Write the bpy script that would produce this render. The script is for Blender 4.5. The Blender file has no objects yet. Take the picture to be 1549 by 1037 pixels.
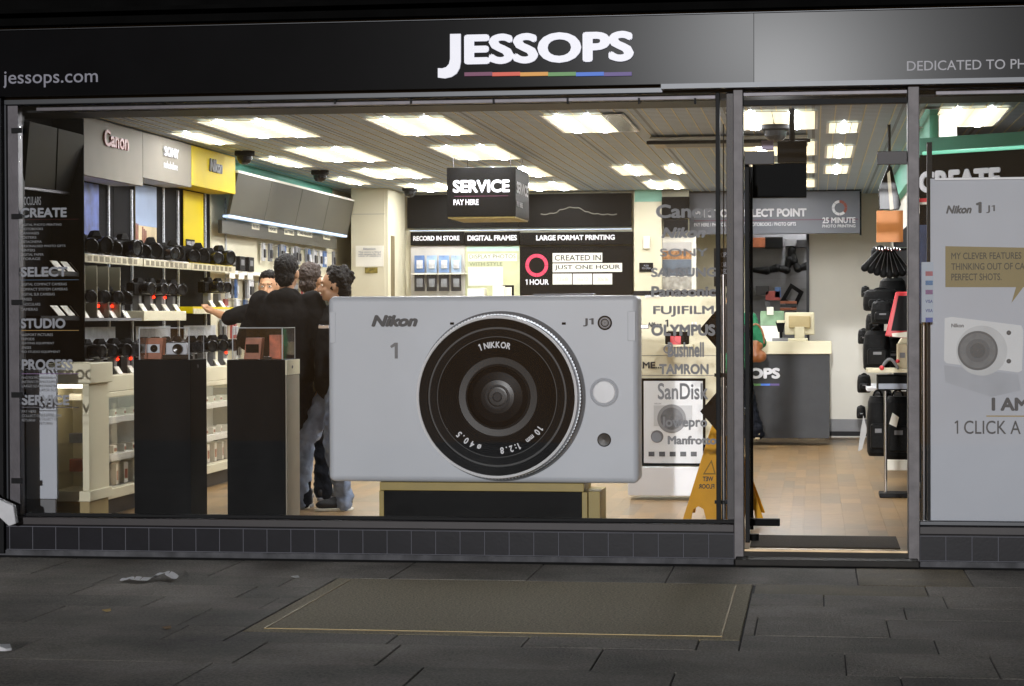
import bpy, bmesh, math, random
from mathutils import Vector, Matrix
random.seed(7)
R = math.radians
scene = bpy.context.scene
COL = scene.collection
# ------------------------------------------------------------------ camera
F, CXP, CYP = 3200.0, 774.5, 518.5            # focal length and centre, in photo pixels
CAM = Vector((0, -12.8, 1.40))
yaw, pitch, roll = math.atan((1231 - CXP) / F), math.atan((CYP - 479.6) / F), R(0.2)
fwd = Vector((-math.sin(yaw) * math.cos(pitch), math.cos(yaw) * math.cos(pitch), -math.sin(pitch)))
rt0 = Vector((math.cos(yaw), math.sin(yaw), 0))
up0 = rt0.cross(fwd)
RT = rt0 * math.cos(roll) - up0 * math.sin(roll)
UP = up0 * math.cos(roll) + rt0 * math.sin(roll)
cd = bpy.data.cameras.new('camera'); cam = bpy.data.objects.new('camera', cd); COL.objects.link(cam)
cd.sensor_width = 36; cd.lens = F / 1549 * 36; cd.clip_end = 500; cd.clip_start = .1
cam.matrix_world = Matrix(((RT.x, UP.x, -fwd.x, CAM.x), (RT.y, UP.y, -fwd.y, CAM.y), (RT.z, UP.z, -fwd.z, CAM.z), (0, 0, 0, 1)))
scene.camera = cam
# ------------------------------------------------------------------ night sky and the one sun lamp (stands in for the camera flash, low from the street side)
SUN_EL = 6.8
w = bpy.data.worlds.new('World'); scene.world = w; w.use_nodes = True
nt = w.node_tree; bg = nt.nodes['Background']
sky = nt.nodes.new('ShaderNodeTexSky'); sky.sky_type = 'NISHITA'; sky.sun_disc = False
sky.sun_elevation = R(SUN_EL); sky.sun_rotation = math.pi
nt.links.new(sky.outputs[0], bg.inputs[0]); bg.inputs[1].default_value = 0.011
sd = bpy.data.lights.new('flash_sun', 'SUN'); sun = bpy.data.objects.new('flash_sun', sd); COL.objects.link(sun)
sd.energy = 1.7; sd.angle = R(1.0); sd.color = (0.97, 0.98, 1.0)
sun.location = (0, -20, 6)
sun.rotation_euler = Vector((0.019, math.cos(R(SUN_EL)), -math.sin(R(SUN_EL)))).to_track_quat('-Z', 'Y').to_euler()
scene.view_settings.view_transform = 'Standard'; scene.view_settings.look = 'None'
scene.view_settings.exposure = 0; scene.view_settings.gamma = 1
scene.cycles.use_denoising = True
scene.cycles.max_bounces = 8; scene.cycles.transparent_max_bounces = 24
scene.cycles.sample_clamp_indirect = 4
LAMP = 13.0                                    # radiance of the lit ceiling panels

# ------------------------------------------------------------------ pixel of the photograph -> point on a real plane
def ray(px, py): return fwd + RT * ((px - CXP) / F) + UP * ((CYP - py) / F)
def P(px, py, Y):
    d = ray(px, py); return CAM + d * ((Y - CAM.y) / d.y)
def PX(px, py, X):
    d = ray(px, py); return CAM + d * ((X - CAM.x) / d.x)
def PZ(px, py, Z):
    d = ray(px, py); return CAM + d * ((Z - CAM.z) / d.z)
GZ = -0.075                                   # pavement level
# ------------------------------------------------------------------ materials
def lin(c):
    if isinstance(c, str):
        c = [int(c[i:i + 2], 16) / 255 for i in (0, 2, 4)]
        return tuple(x / 12.92 if x <= .04045 else ((x + .055) / 1.055) ** 2.4 for x in c)
    return tuple(c)
def M(name, col, rough=.5, metal=0, spec=.5, var=.12, scale=6, bump=0, bscale=60, emit=None, estr=0, coat=0, trans=0):
    m = bpy.data.materials.new(name); m.use_nodes = True
    n, l = m.node_tree.nodes, m.node_tree.links; b = n['Principled BSDF']
    c = lin(col)
    b.inputs['Roughness'].default_value = rough; b.inputs['Metallic'].default_value = metal
    b.inputs['Specular IOR Level'].default_value = spec
    b.inputs['Coat Weight'].default_value = coat
    tc = n.new('ShaderNodeTexCoord')
    if var:
        ns = n.new('ShaderNodeTexNoise'); ns.inputs['Scale'].default_value = scale; ns.inputs['Detail'].default_value = 6
        l.new(tc.outputs['Object'], ns.inputs['Vector'])
        rp = n.new('ShaderNodeMapRange'); rp.inputs[1].default_value = .25; rp.inputs[2].default_value = .75
        rp.inputs[3].default_value = 1 - var; rp.inputs[4].default_value = 1 + var * .6
        l.new(ns.outputs['Fac'], rp.inputs[0])
        mx = n.new('ShaderNodeVectorMath'); mx.operation = 'SCALE'; mx.inputs[0].default_value = c
        l.new(rp.outputs[0], mx.inputs['Scale']); l.new(mx.outputs[0], b.inputs['Base Color'])
    else: b.inputs['Base Color'].default_value = (*c, 1)
    if bump:
        n2 = n.new('ShaderNodeTexNoise'); n2.inputs['Scale'].default_value = bscale; n2.inputs['Detail'].default_value = 4
        l.new(tc.outputs['Object'], n2.inputs['Vector'])
        bp = n.new('ShaderNodeBump'); bp.inputs['Strength'].default_value = bump; bp.inputs['Distance'].default_value = .01
        l.new(n2.outputs['Fac'], bp.inputs['Height']); l.new(bp.outputs[0], b.inputs['Normal'])
    if emit:
        b.inputs['Emission Color'].default_value = (*lin(emit), 1); b.inputs['Emission Strength'].default_value = estr
    return m
def glass_mat(name, refl=.05, tint=(1, 1, 1)):
    m = bpy.data.materials.new(name); m.use_nodes = True
    n, l = m.node_tree.nodes, m.node_tree.links; n.clear()
    o = n.new('ShaderNodeOutputMaterial'); mx = n.new('ShaderNodeMixShader')
    t = n.new('ShaderNodeBsdfTransparent'); t.inputs[0].default_value = (*tint, 1)
    g = n.new('ShaderNodeBsdfGlossy'); g.inputs['Roughness'].default_value = .02
    fr = n.new('ShaderNodeFresnel'); fr.inputs[0].default_value = 1.25 + refl
    mn = n.new('ShaderNodeMath'); mn.operation = 'MINIMUM'; mn.inputs[1].default_value = .05 + refl; l.new(fr.outputs[0], mn.inputs[0])
    l.new(mn.outputs[0], mx.inputs[0]); l.new(t.outputs[0], mx.inputs[1]); l.new(g.outputs[0], mx.inputs[2]); l.new(mx.outputs[0], o.inputs[0])
    return m
def dusty(m, amount):
    """a thin uneven film of dust and smears on a pane"""
    n, l = m.node_tree.nodes, m.node_tree.links; o = [x for x in n if x.type == 'OUTPUT_MATERIAL'][0]; src = o.inputs[0].links[0].from_socket
    tc = n.new('ShaderNodeTexCoord'); mp = n.new('ShaderNodeMapping'); mp.inputs['Scale'].default_value = (1.2, 1, .5); l.new(tc.outputs['Object'], mp.inputs[0])
    ns = n.new('ShaderNodeTexNoise'); ns.inputs['Scale'].default_value = 1.8; ns.inputs['Detail'].default_value = 9; ns.inputs['Roughness'].default_value = .7; l.new(mp.outputs[0], ns.inputs['Vector'])
    mr = n.new('ShaderNodeMapRange'); mr.inputs[1].default_value = .38; mr.inputs[2].default_value = .75; mr.inputs[3].default_value = amount * .2; mr.inputs[4].default_value = amount; l.new(ns.outputs['Fac'], mr.inputs[0])
    d = n.new('ShaderNodeBsdfDiffuse'); d.inputs[0].default_value = (.6, .6, .62, 1); mx = n.new('ShaderNodeMixShader')
    l.new(mr.outputs[0], mx.inputs[0]); l.new(src, mx.inputs[1]); l.new(d.outputs[0], mx.inputs[2]); l.new(mx.outputs[0], o.inputs[0]); return m
m_fascia = M('gloss_black_fascia', (.006, .006, .007), .20, spec=.04, var=.2, scale=3)
m_fascia2 = M('gloss_black_fascia_right', (.007, .007, .008), .20, spec=.055, var=.2, scale=3)  # right sign panel, slightly stronger gloss
m_upper = M('dark_upper_wall', (.004, .004, .004), .9, spec=.05, var=.4, scale=4, bump=.3)
m_strip = M('grey_trim', '37393d', .35, metal=.4)
m_steel = M('dull_steel', '545155', .42, metal=.55, var=.25, scale=9, bump=.05)
m_post = M('grey_brown_post', '625e60', .5, metal=.25, var=.3, scale=14, bump=.1, bscale=90)
m_dark = M('dark_frame', (.012, .012, .013), .5, spec=.1)
m_brown = M('brown_frame', '2c2527', .5, var=.3)
m_chrome = M('chrome', 'c8c8cc', .16, metal=1, var=.05)
m_black = M('matt_black', (.006, .006, .006), .5, spec=.04)
m_blackg = M('gloss_black', (.006, .006, .006), .22, spec=.35)
m_slat = M('black_slat_panel', (.007, .007, .008), .65, spec=.03)
m_white = M('white_paint', 'ecedf0', .45, var=.05)
m_letter = M('lit_white_letter', 'e8e8ee', .4, var=.02, emit='e0e2f2', estr=.38)
m_textw = M('white_lettering', 'dcdce0', .5, var=.03)
m_textg = M('grey_lettering', '8b8d98', .5, var=.05)
m_textd = M('dark_lettering', '2e2f33', .5, var=.05)
m_textr = M('red_brown_lettering', '8c4a3c', .4, var=.05)
m_vinyl = M('etched_vinyl', '87898d', .6, var=.1)
m_vinylw = M('pale_vinyl', '92959d', .6, var=.1)
m_cream = M('cream_panel', 'd8d0b2', .5, var=.06, scale=3)
m_cream2 = M('cream_wall', 'd2cbb0', .6, var=.06, scale=2, bump=.05)
m_wall = M('white_grey_wall', 'cfcbc0', .6, var=.05, scale=2)
m_headc = M('satin_header', '857f73', .6, spec=.15, var=.06)
m_yel = M('yellow_panel', 'd0b800', .5, spec=.12, var=.05)
m_trim = M('gold_trim', '9a8432', .45, var=.12)
m_olive = M('olive_grey_panel', '45433a', .4, spec=.25, var=.12, scale=4)
m_gpanel = M('dark_grey_panel', '151515', .4, spec=.08, var=.2)
m_greysign = M('grey_sign_panel', '6a6d76', .35, var=.12, scale=3)
m_counterf = M('charcoal_counter', '2b2c2f', .6, var=.25, scale=8)
m_teal = M('teal_cove_glow', '5aa58c', .6, var=.08)  # teal glow of the cove lamps put into the surface colour
m_pgrey = M('pale_grey_board', 'b9bdc6', .55, var=.06, scale=2)
m_grey = M('mid_grey', '6c6c6e', .5)
m_silver = M('silver_body_paint', 'c4c8cf', .38, spec=.3, var=.05, scale=2)
m_ringw = M('polished_ring', 'f0f0f2', .2, var=.02)
m_lens1 = M('lens_face_black', (.005, .005, .0055), .5, spec=.05)
m_lens2 = M('lens_groove_black', (.003, .003, .003), .5)
m_lensg = M('lens_glass', (.004, .004, .005), .3, spec=.2, var=0)
m_red = M('red_frame', 'c8343a', .4)
m_orange = M('orange_panel', 'd58a4c', .5)
m_orbox = M('orange_brown_carton', '9c5a3a', .5, var=.35, scale=20)
m_card = M('paper_card', 'e8e4d6', .7, var=.05)
m_acryl = glass_mat('clear_acrylic', .10)
m_glass = dusty(glass_mat('window_glass', .0), .009)
m_lampw = M('lamp_diffuser', 'fff6dc', .4, var=.25, scale=5, emit='fff0c4', estr=1.25)
m_tube = M('fluorescent_tube', 'fffaf0', .4, var=0, emit='f3f5fa', estr=LAMP * 5)
m_lampc = M('cool_tube', 'e6f2ff', .4, var=0, emit='a8d0ff', estr=.75)
m_lampt = M('teal_tube', '9ff0d0', .4, var=0, emit='6fdcb8', estr=.5)
m_lampcab = M('cabinet_tube', 'ffffff', .4, var=0, emit='e8f6ff', estr=5)
m_led = M('red_led', 'ff3020', .4, var=0, emit='ff2a10', estr=5)
m_skin = M('skin', 'b88a66', .5, var=.08, scale=20)
m_skind = M('skin_tan', 'a57c5c', .5, var=.08, scale=20)
m_hairb = M('black_hair', (.006, .005, .0045), .55, spec=.2, var=.5, scale=60, bump=.8, bscale=120)
m_hairn = M('brown_hair', '33241a', .5, var=.5, scale=60, bump=.8, bscale=120)
m_hood = M('black_jersey', (.011, .011, .011), .95, spec=.05, var=.3, scale=10, bump=.3, bscale=40)
m_hood2 = M('charcoal_jersey', '3d3b31', .95, spec=.05, var=.3, scale=10, bump=.3, bscale=40)
m_jean = M('washed_blue_denim', '8f9db6', .85, var=.5, scale=7, bump=.4, bscale=50)
m_jeand = M('dark_denim', '1a1c22', .9, spec=.05, var=.3, scale=7, bump=.3)
m_green = M('green_knit', '1f6b47', .9, var=.2, scale=12, bump=.3)
m_shoe = M('black_shoe', '1a1a1c', .5)
m_sole = M('cream_sole', 'cfc2a0', .6)
m_leather = M('tan_leather', '8a5530', .4, var=.25, scale=14, bump=.2)
m_signy = M('yellow_plastic', 'dd9f12', .4, var=.12, scale=9)
m_paper = M('white_paper', 'd8d8dc', .7, var=.12, scale=12)
m_brass = M('brass_strip', '9c8758', .45, metal=.3)
m_grout = M('light_grout', '63636b', .8)
m_tile = M('navy_tile', '1b1a20', .35, spec=.15, var=.25, scale=9, bump=.03)
m_bag = M('black_nylon', (.008, .008, .008), .6, spec=.12, var=.3, bump=.4, bscale=50)
m_blue = M('blue_pack', '4a6a9c', .4, var=.3, scale=14)
m_packs = [M('white_pack', 'cfd0d2', .35, var=.35, scale=18), m_blue, M('grey_pack', '7a7c80', .35, var=.4, scale=18), M('dark_pack', '202024', .35, var=.3), M('red_pack', 'a84a44', .4, var=.3, scale=16)]

def island_mat(name, cols, rough, noise=.3, nscale=30, bump=.3, bscale=120, spec=.4):
    """one colour per separate slab or block, plus grain"""
    m = bpy.data.materials.new(name); m.use_nodes = True
    n, l = m.node_tree.nodes, m.node_tree.links; b = n['Principled BSDF']
    g = n.new('ShaderNodeNewGeometry'); r = n.new('ShaderNodeValToRGB')
    e = r.color_ramp.elements; e[0].color = (*lin(cols[0]), 1); e[1].color = (*lin(cols[-1]), 1)
    for k, c in enumerate(cols[1:-1], 1):
        x = e.new(k / (len(cols) - 1)); x.color = (*lin(c), 1)
    l.new(g.outputs['Random Per Island'], r.inputs[0])
    tc = n.new('ShaderNodeTexCoord'); ns = n.new('ShaderNodeTexNoise'); ns.inputs['Scale'].default_value = nscale; ns.inputs['Detail'].default_value = 8
    l.new(tc.outputs['Object'], ns.inputs['Vector'])
    n3 = n.new('ShaderNodeTexNoise'); n3.inputs['Scale'].default_value = 1.6; n3.inputs['Detail'].default_value = 5
    l.new(tc.outputs['Object'], n3.inputs['Vector'])
    ad = n.new('ShaderNodeMath'); ad.operation = 'ADD'; l.new(ns.outputs['Fac'], ad.inputs[0]); l.new(n3.outputs['Fac'], ad.inputs[1])
    mr = n.new('ShaderNodeMapRange'); mr.inputs[1].default_value = .6; mr.inputs[2].default_value = 1.4; mr.inputs[3].default_value = 1 - noise; mr.inputs[4].default_value = 1 + noise
    l.new(ad.outputs[0], mr.inputs[0])
    v = n.new('ShaderNodeVectorMath'); v.operation = 'SCALE'; l.new(r.outputs[0], v.inputs[0]); l.new(mr.outputs[0], v.inputs['Scale'])
    l.new(v.outputs[0], b.inputs['Base Color']); b.inputs['Roughness'].default_value = rough; b.inputs['Specular IOR Level'].default_value = spec
    if 'paving' in name:                      # trodden gum spots and dark stains
        vo = n.new('ShaderNodeTexVoronoi'); vo.inputs['Scale'].default_value = 2.6; l.new(tc.outputs['Object'], vo.inputs['Vector'])
        sp = n.new('ShaderNodeMapRange'); sp.inputs[1].default_value = .035; sp.inputs[2].default_value = .055; sp.inputs[3].default_value = .55; sp.inputs[4].default_value = 0; l.new(vo.outputs['Distance'], sp.inputs[0])
        mx = n.new('ShaderNodeMixRGB'); mx.inputs[2].default_value = (.30, .29, .27, 1); l.new(sp.outputs[0], mx.inputs[0]); l.new(v.outputs[0], mx.inputs[1])
        st = n.new('ShaderNodeTexNoise'); st.inputs['Scale'].default_value = .9; st.inputs['Detail'].default_value = 7; l.new(tc.outputs['Object'], st.inputs['Vector'])
        sr = n.new('ShaderNodeMapRange'); sr.inputs[1].default_value = .50; sr.inputs[2].default_value = .72; sr.inputs[3].default_value = 0; sr.inputs[4].default_value = .6; l.new(st.outputs['Fac'], sr.inputs[0])
        m2 = n.new('ShaderNodeMixRGB'); m2.inputs[2].default_value = (.035, .032, .03, 1); l.new(sr.outputs[0], m2.inputs[0]); l.new(mx.outputs[0], m2.inputs[1]); l.new(m2.outputs[0], b.inputs['Base Color'])
    n2 = n.new('ShaderNodeTexNoise'); n2.inputs['Scale'].default_value = bscale; n2.inputs['Detail'].default_value = 5
    l.new(tc.outputs['Object'], n2.inputs['Vector'])
    bp = n.new('ShaderNodeBump'); bp.inputs['Strength'].default_value = bump; bp.inputs['Distance'].default_value = .01
    l.new(n2.outputs['Fac'], bp.inputs['Height']); l.new(bp.outputs[0], b.inputs['Normal'])
    return m
m_slab = island_mat('paving_stone', ['75706a', '827c75', '7a756e', '8a837b', '7d7771'], .75, .75, 75, .9, 90)
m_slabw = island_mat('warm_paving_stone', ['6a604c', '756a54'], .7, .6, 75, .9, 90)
m_joint = M('dark_joint', (.012, .011, .011), .9)
m_cellar = M('yellowish_concrete', '9c9074', .75, var=.7, scale=80, bump=.9, bscale=120)
m_wood = island_mat('wood_block_floor', ['8d7048', '987a50', '82694a', '9e8058', '7d6a50', '927752'], .32, .22, 14, .05, 40, .5)

# ------------------------------------------------------------------ mesh builder and object helpers
WL = {}
def wl(o): return WL.get(o.name, Vector((0, 0, 0))) if o else Vector((0, 0, 0))
def T(name, label, cat, loc=(0, 0, 0), group=None):
    o = bpy.data.objects.new(name, None); COL.objects.link(o); o.location = loc; o.empty_display_size = .1
    o['label'] = label; o['category'] = cat
    if group: o['group'] = group
    WL[o.name] = Vector(loc); return o
def tag(o, label, cat, group=None, kind=None):
    if label: o['label'] = label
    if cat: o['category'] = cat
    if group: o['group'] = group
    if kind: o['kind'] = kind
    return o
class MB:
    def __init__(s): s.v, s.f, s.m, s.s = [], [], [], []
    def add(s, vs, fs, m=0, smooth=False):
        b = len(s.v); s.v += [Vector(v) for v in vs]
        for f in fs: s.f.append([b + i for i in f]); s.m.append(m); s.s.append(smooth)
        return s
    def box(s, x0, x1, y0, y1, z0, z1, m=0):
        x0, x1 = sorted((x0, x1)); y0, y1 = sorted((y0, y1)); z0, z1 = sorted((z0, z1))
        return s.add([(x0, y0, z0), (x1, y0, z0), (x1, y1, z0), (x0, y1, z0), (x0, y0, z1), (x1, y0, z1), (x1, y1, z1), (x0, y1, z1)],
                     [(0, 3, 2, 1), (4, 5, 6, 7), (0, 1, 5, 4), (1, 2, 6, 5), (2, 3, 7, 6), (3, 0, 4, 7)], m)
    def pbox(s, x0, y0, x1, y1, Y, d, m=0):            # front face on plane y=Y, seen at these photo pixels
        a, b = P(x0, y1, Y), P(x1, y0, Y); return s.box(a.x, b.x, Y, Y + d, a.z, b.z, m)
    def hull(s, a, b, m=0):                            # a, b: two rings of equal length -> closed prism
        n = len(a)
        return s.add(list(a) + list(b), [tuple(range(n - 1, -1, -1)), tuple(range(n, 2 * n))] + [(i, (i + 1) % n, n + (i + 1) % n, n + i) for i in range(n)], m)
    def poly(s, pts, Y, d, m=0):                       # photo-pixel outline -> solid of thickness d behind y=Y
        a = [P(x, y, Y) for x, y in pts]; b = [p + Vector((0, d, 0)) for p in a]; return s.hull(a, b, m)
    def cyl(s, p, q, r0, r1=None, n=16, m=0, smooth=True):
        p, q = Vector(p), Vector(q); r1 = r0 if r1 is None else r1
        d = (q - p).normalized(); u = d.orthogonal().normalized(); v = d.cross(u)
        A = [p + (u * math.cos(t) + v * math.sin(t)) * r0 for t in [2 * math.pi * i / n for i in range(n)]]
        B = [q + (u * math.cos(t) + v * math.sin(t)) * r1 for t in [2 * math.pi * i / n for i in range(n)]]
        s.add(A + B, [(i, (i + 1) % n, n + (i + 1) % n, n + i) for i in range(n)], m, smooth)
        return s.add(A + B, [tuple(range(n - 1, -1, -1)), tuple(range(n, 2 * n))], m)
    def lathe(s, c, prof, axis=Vector((0, -1, 0)), n=64, m=0, smooth=True):   # prof: (radius, distance along axis, optional material)
        c = Vector(c); u = axis.orthogonal().normalized(); v = axis.cross(u)
        rings = [[c + axis * h[1] + (u * math.cos(t) + v * math.sin(t)) * max(h[0], 1e-4) for t in [2 * math.pi * i / n for i in range(n)]] for h in prof]
        for k in range(len(prof) - 1):
            mm = prof[k + 1][2] if len(prof[k + 1]) > 2 else m
            s.add(rings[k] + rings[k + 1], [(i, (i + 1) % n, n + (i + 1) % n, n + i) for i in range(n)], mm, smooth)
        return s
    def ball(s, c, r, m=0, nu=14, nv=9, rot=None):
        c = Vector(c); r = Vector(r) if not isinstance(r, (int, float)) else Vector((r, r, r)); vs = []
        for j in range(nv + 1):
            a = math.pi * j / nv
            for i in range(nu):
                b = 2 * math.pi * i / nu
                p = Vector((r.x * math.sin(a) * math.cos(b), r.y * math.sin(a) * math.sin(b), r.z * math.cos(a)))
                if rot: p = rot @ p
                vs.append(c + p)
        return s.add(vs, [(j * nu + i, (j + 1) * nu + i, (j + 1) * nu + (i + 1) % nu, j * nu + (i + 1) % nu) for j in range(nv) for i in range(nu)], m, True)
    def cap(s, p, q, r0, r1, m=0, n=12):               # tapered capsule
        s.cyl(p, q, r0, r1, n, m); s.ball(p, r0, m, n, 7); return s.ball(q, r1, m, n, 7)
    def build(s, name, mats, parent=None, bevel=0, label=None, seg=2):
        me = bpy.data.meshes.new(name); o0 = wl(parent)
        me.from_pydata([tuple(v - o0) for v in s.v], [], s.f)
        for mm in (mats if isinstance(mats, (list, tuple)) else [mats]): me.materials.append(mm)
        me.polygons.foreach_set('material_index', s.m); me.polygons.foreach_set('use_smooth', s.s); me.update()
        o = bpy.data.objects.new(name, me); COL.objects.link(o)
        if parent: o.parent = parent
        WL[o.name] = o0
        if bevel:
            b = o.modifiers.new('bevel', 'BEVEL'); b.width = bevel; b.segments = seg; b.limit_method = 'ANGLE'; b.angle_limit = R(40); b.harden_normals = True
        if label: o['label'] = label
        return o
def one(name, mb, mats, label, cat, group=None, kind=None, bevel=0):
    return tag(mb.build(name, mats, None, bevel), label, cat, group, kind)
_g = {}
def glyph0(sx, ext, shear):
    c = bpy.data.curves.new('t', 'FONT'); c.body = sx; c.shear = shear; c.extrude = .5 if ext else 0; c.resolution_u = 4
    o = bpy.data.objects.new('t', c); COL.objects.link(o)
    me = o.to_mesh(); vs = [v.co.copy() for v in me.vertices]; fs = [tuple(p.vertices) for p in me.polygons]
    o.to_mesh_clear(); bpy.data.objects.remove(o); bpy.data.curves.remove(c); return vs, fs
ONE = [(.16, 0), (.25, 0), (.25, .69), (.18, .69), (.02, .60), (.05, .53), (.16, .585)]    # a figure one with a flag
def glyph(sx, ext=0, shear=0):
    k = (sx, bool(ext), shear)
    if k in _g: return _g[k]
    if '1' not in sx: _g[k] = glyph0(sx, ext, shear); return _g[k]
    V, Fc, x, seg = [], [], 0, ''
    def flush():
        nonlocal x, seg
        if seg.strip():
            vs, fs = glyph0(seg.strip(), ext, shear); x0 = min(v.x for v in vs); b = len(V); x += .28 * (len(seg) - len(seg.lstrip()))
            V.extend(Vector((v.x - x0 + x, v.y, v.z)) for v in vs); Fc.extend(tuple(i + b for i in f) for f in fs)
            x += max(v.x for v in vs) - x0 + .09 + .28 * (len(seg) - len(seg.rstrip()))
        else: x += .28 * len(seg)
        seg = ''
    for ch in sx:
        if ch != '1': seg += ch; continue
        flush(); b = len(V); n = len(ONE)
        zz = (-.5, .5) if ext else (0,)
        for z in zz: V.extend(Vector((px + x + shear * py, py, z)) for px, py in ONE)
        if ext:
            Fc.append(tuple(b + i for i in range(n - 1, -1, -1))); Fc.append(tuple(b + n + i for i in range(n)))
            Fc.extend((b + i, b + (i + 1) % n, b + n + (i + 1) % n, b + n + i) for i in range(n))
        else: Fc.append(tuple(b + i for i in range(n)))
        x += .36
    flush(); _g[k] = (V, Fc); return _g[k]
OFF = [(0, 0), (1, 0), (-1, 0), (0, 1), (0, -1), (.7, .7), (-.7, .7), (.7, -.7), (-.7, -.7)]
def addtext(mb, sx, O, U, V, bold=0, ext=0, shear=0, m=0, fit=True):
    vs, fs = glyph(sx, ext, shear)
    x0, x1 = min(v.x for v in vs) - bold, max(v.x for v in vs) + bold
    y0, y1 = min(v.y for v in vs) - bold, max(v.y for v in vs) + bold
    N = U.cross(V).normalized()
    for k, (a, b) in enumerate(OFF if bold else OFF[:1]):
        mb.add([O + U * ((v.x + a * bold - x0) / (x1 - x0)) + V * ((v.y + b * bold - y0) / (y1 - y0)) + N * ((v.z + .5) * ext + .0002 * k) for v in vs], fs, m)
    return mb
def text(sx, x0, y0, x1, y1, Y, mat, parent, bold=0, ext=0, shear=0, name='lettering'):
    a, b = P(x0, y1, Y), P(x1, y0, Y); mb = MB()
    addtext(mb, sx, Vector((a.x, Y, a.z)), Vector((b.x - a.x, 0, 0)), Vector((0, 0, b.z - a.z)), bold, ext, shear)
    return mb.build(name, mat, parent)
def texts(rows, Y, mat, parent, bold=0, name='lettering', shear=0):   # several lines as one part
    mb = MB()
    for r in rows:
        sx, x0, y0, x1, y1 = r[:5]; bo = r[5] if len(r) > 5 else bold
        a, b = P(x0, y1, Y), P(x1, y0, Y)
        addtext(mb, sx, Vector((a.x, Y, a.z)), Vector((b.x - a.x, 0, 0)), Vector((0, 0, b.z - a.z)), bo, 0, shear)
    return mb.build(name, mat, parent)
def textx(sx, X, ya, yb, za, zb, mat, parent, bold=0, ext=0, shear=0):   # on a wall that faces +x
    mb = MB(); addtext(mb, sx, Vector((X, ya, za)), Vector((0, yb - ya, 0)), Vector((0, 0, zb - za)), bold, ext, shear)
    return mb.build('lettering', mat, parent)
def dup(root, loc, rotz=0, label=None, group=None):
    r = root.copy(); COL.objects.link(r); r.location = loc; r.rotation_euler = (0, 0, rotz)
    if label: r['label'] = label
    if group: r['group'] = group
    for ch in list(root.children):
        c = ch.copy(); COL.objects.link(c); c.parent = r
        for g in list(ch.children):
            d = g.copy(); COL.objects.link(d); d.parent = c
    return r
def place(root, loc, rotz=0, label=None, group=None, used=set()):
    if root.name in used: return dup(root, loc, rotz, label, group)
    used.add(root.name); root.location = loc; root.rotation_euler = (0, 0, rotz)
    if label: root['label'] = label
    if group: root['group'] = group
    return root
ORD = ['first', 'second', 'third', 'fourth', 'fifth', 'sixth', 'seventh', 'eighth', 'ninth', 'tenth']
# ================================================================== SETTING: pavement, shop floor, ceiling
BX = 2.6                                       # right end of what is built
def slabs():
    mb, mj = MB(), MB()
    mj.box(-9, 5, -12, .3, GZ - .10, GZ - .012)
    return mb, mj
mb, mj = slabs()
cel = [PZ(500, 880, GZ), PZ(1130, 880, GZ), PZ(1118, 963, GZ), PZ(365, 963, GZ)]
cx0, cx1, cy0, cy1 = -2.68, -.33, -3.12, -1.08   # cellar cover footprint
rnd = random.Random(3)
y = -.28; ri = 0
mw = MB()
while y > -11.5:
    d = .78 if ri == 0 else rnd.choice([.46, .52, .6, .42])
    x = -9 + rnd.random() * .6
    if ri == 0: x = -8.8
    while x < 4.6:
        L = rnd.choice([.62, .78, .92, 1.06])
        a, b, c_, e_ = x, x + L, y - d, y
        x += L
        # keep clear of the cellar cover: clip
        pieces = [(a, b, c_, e_)]
        if e_ > cy0 and c_ < cy1 and b > cx0 and a < cx1:
            pieces = []
            if a < cx0: pieces.append((a, cx0, c_, e_))
            if b > cx1: pieces.append((cx1, b, c_, e_))
            ia, ib = max(a, cx0), min(b, cx1)
            if e_ > cy1: pieces.append((ia, ib, cy1, e_))
            if c_ < cy0: pieces.append((ia, ib, c_, cy0))
        for (q0, q1, q2, q3) in pieces:
            if q1 - q0 < .03 or q3 - q2 < .03: continue
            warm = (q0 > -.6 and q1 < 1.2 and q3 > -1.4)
            h = GZ - rnd.random() * .003
            (mw if warm else mb).box(q0 + .003, q1 - .003, q2 + .003, q3 - .003, GZ - .05, h)
    y -= d; ri += 1
pv = mj.build('pavement', [m_joint]); tag(pv, None, None, kind='structure')
tag(mb.build('paving_slabs', m_slab, None, .004), None, None, kind='structure')
tag(mw.build('entrance_paving_slabs', m_slabw, None, .004), None, None, kind='structure')
t = T('cellar_cover', 'wide yellowish cellar cover set in the pavement with thin brass edging', 'cellar cover', ((cx0 + cx1) / 2, (cy0 + cy1) / 2, GZ))
MB().box(cx0 + .006, cx1 - .006, cy0 + .006, cy1 - .006, GZ - .06, GZ - .001).build('cover_slab', m_cellar, t, .006)
mb = MB(); e = .09
mb.box(cx0 + e, cx0 + e + .008, cy0 + e, cy1 - e, GZ - .002, GZ + .003); mb.box(cx1 - e - .008, cx1 - e, cy0 + e, cy1 - e, GZ - .002, GZ + .003)
mb.box(cx0 + e + .008, cx1 - e - .008, cy0 + e, cy0 + e + .008, GZ - .002, GZ + .003)
mb.build('brass_edging', m_brass, t)
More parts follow.
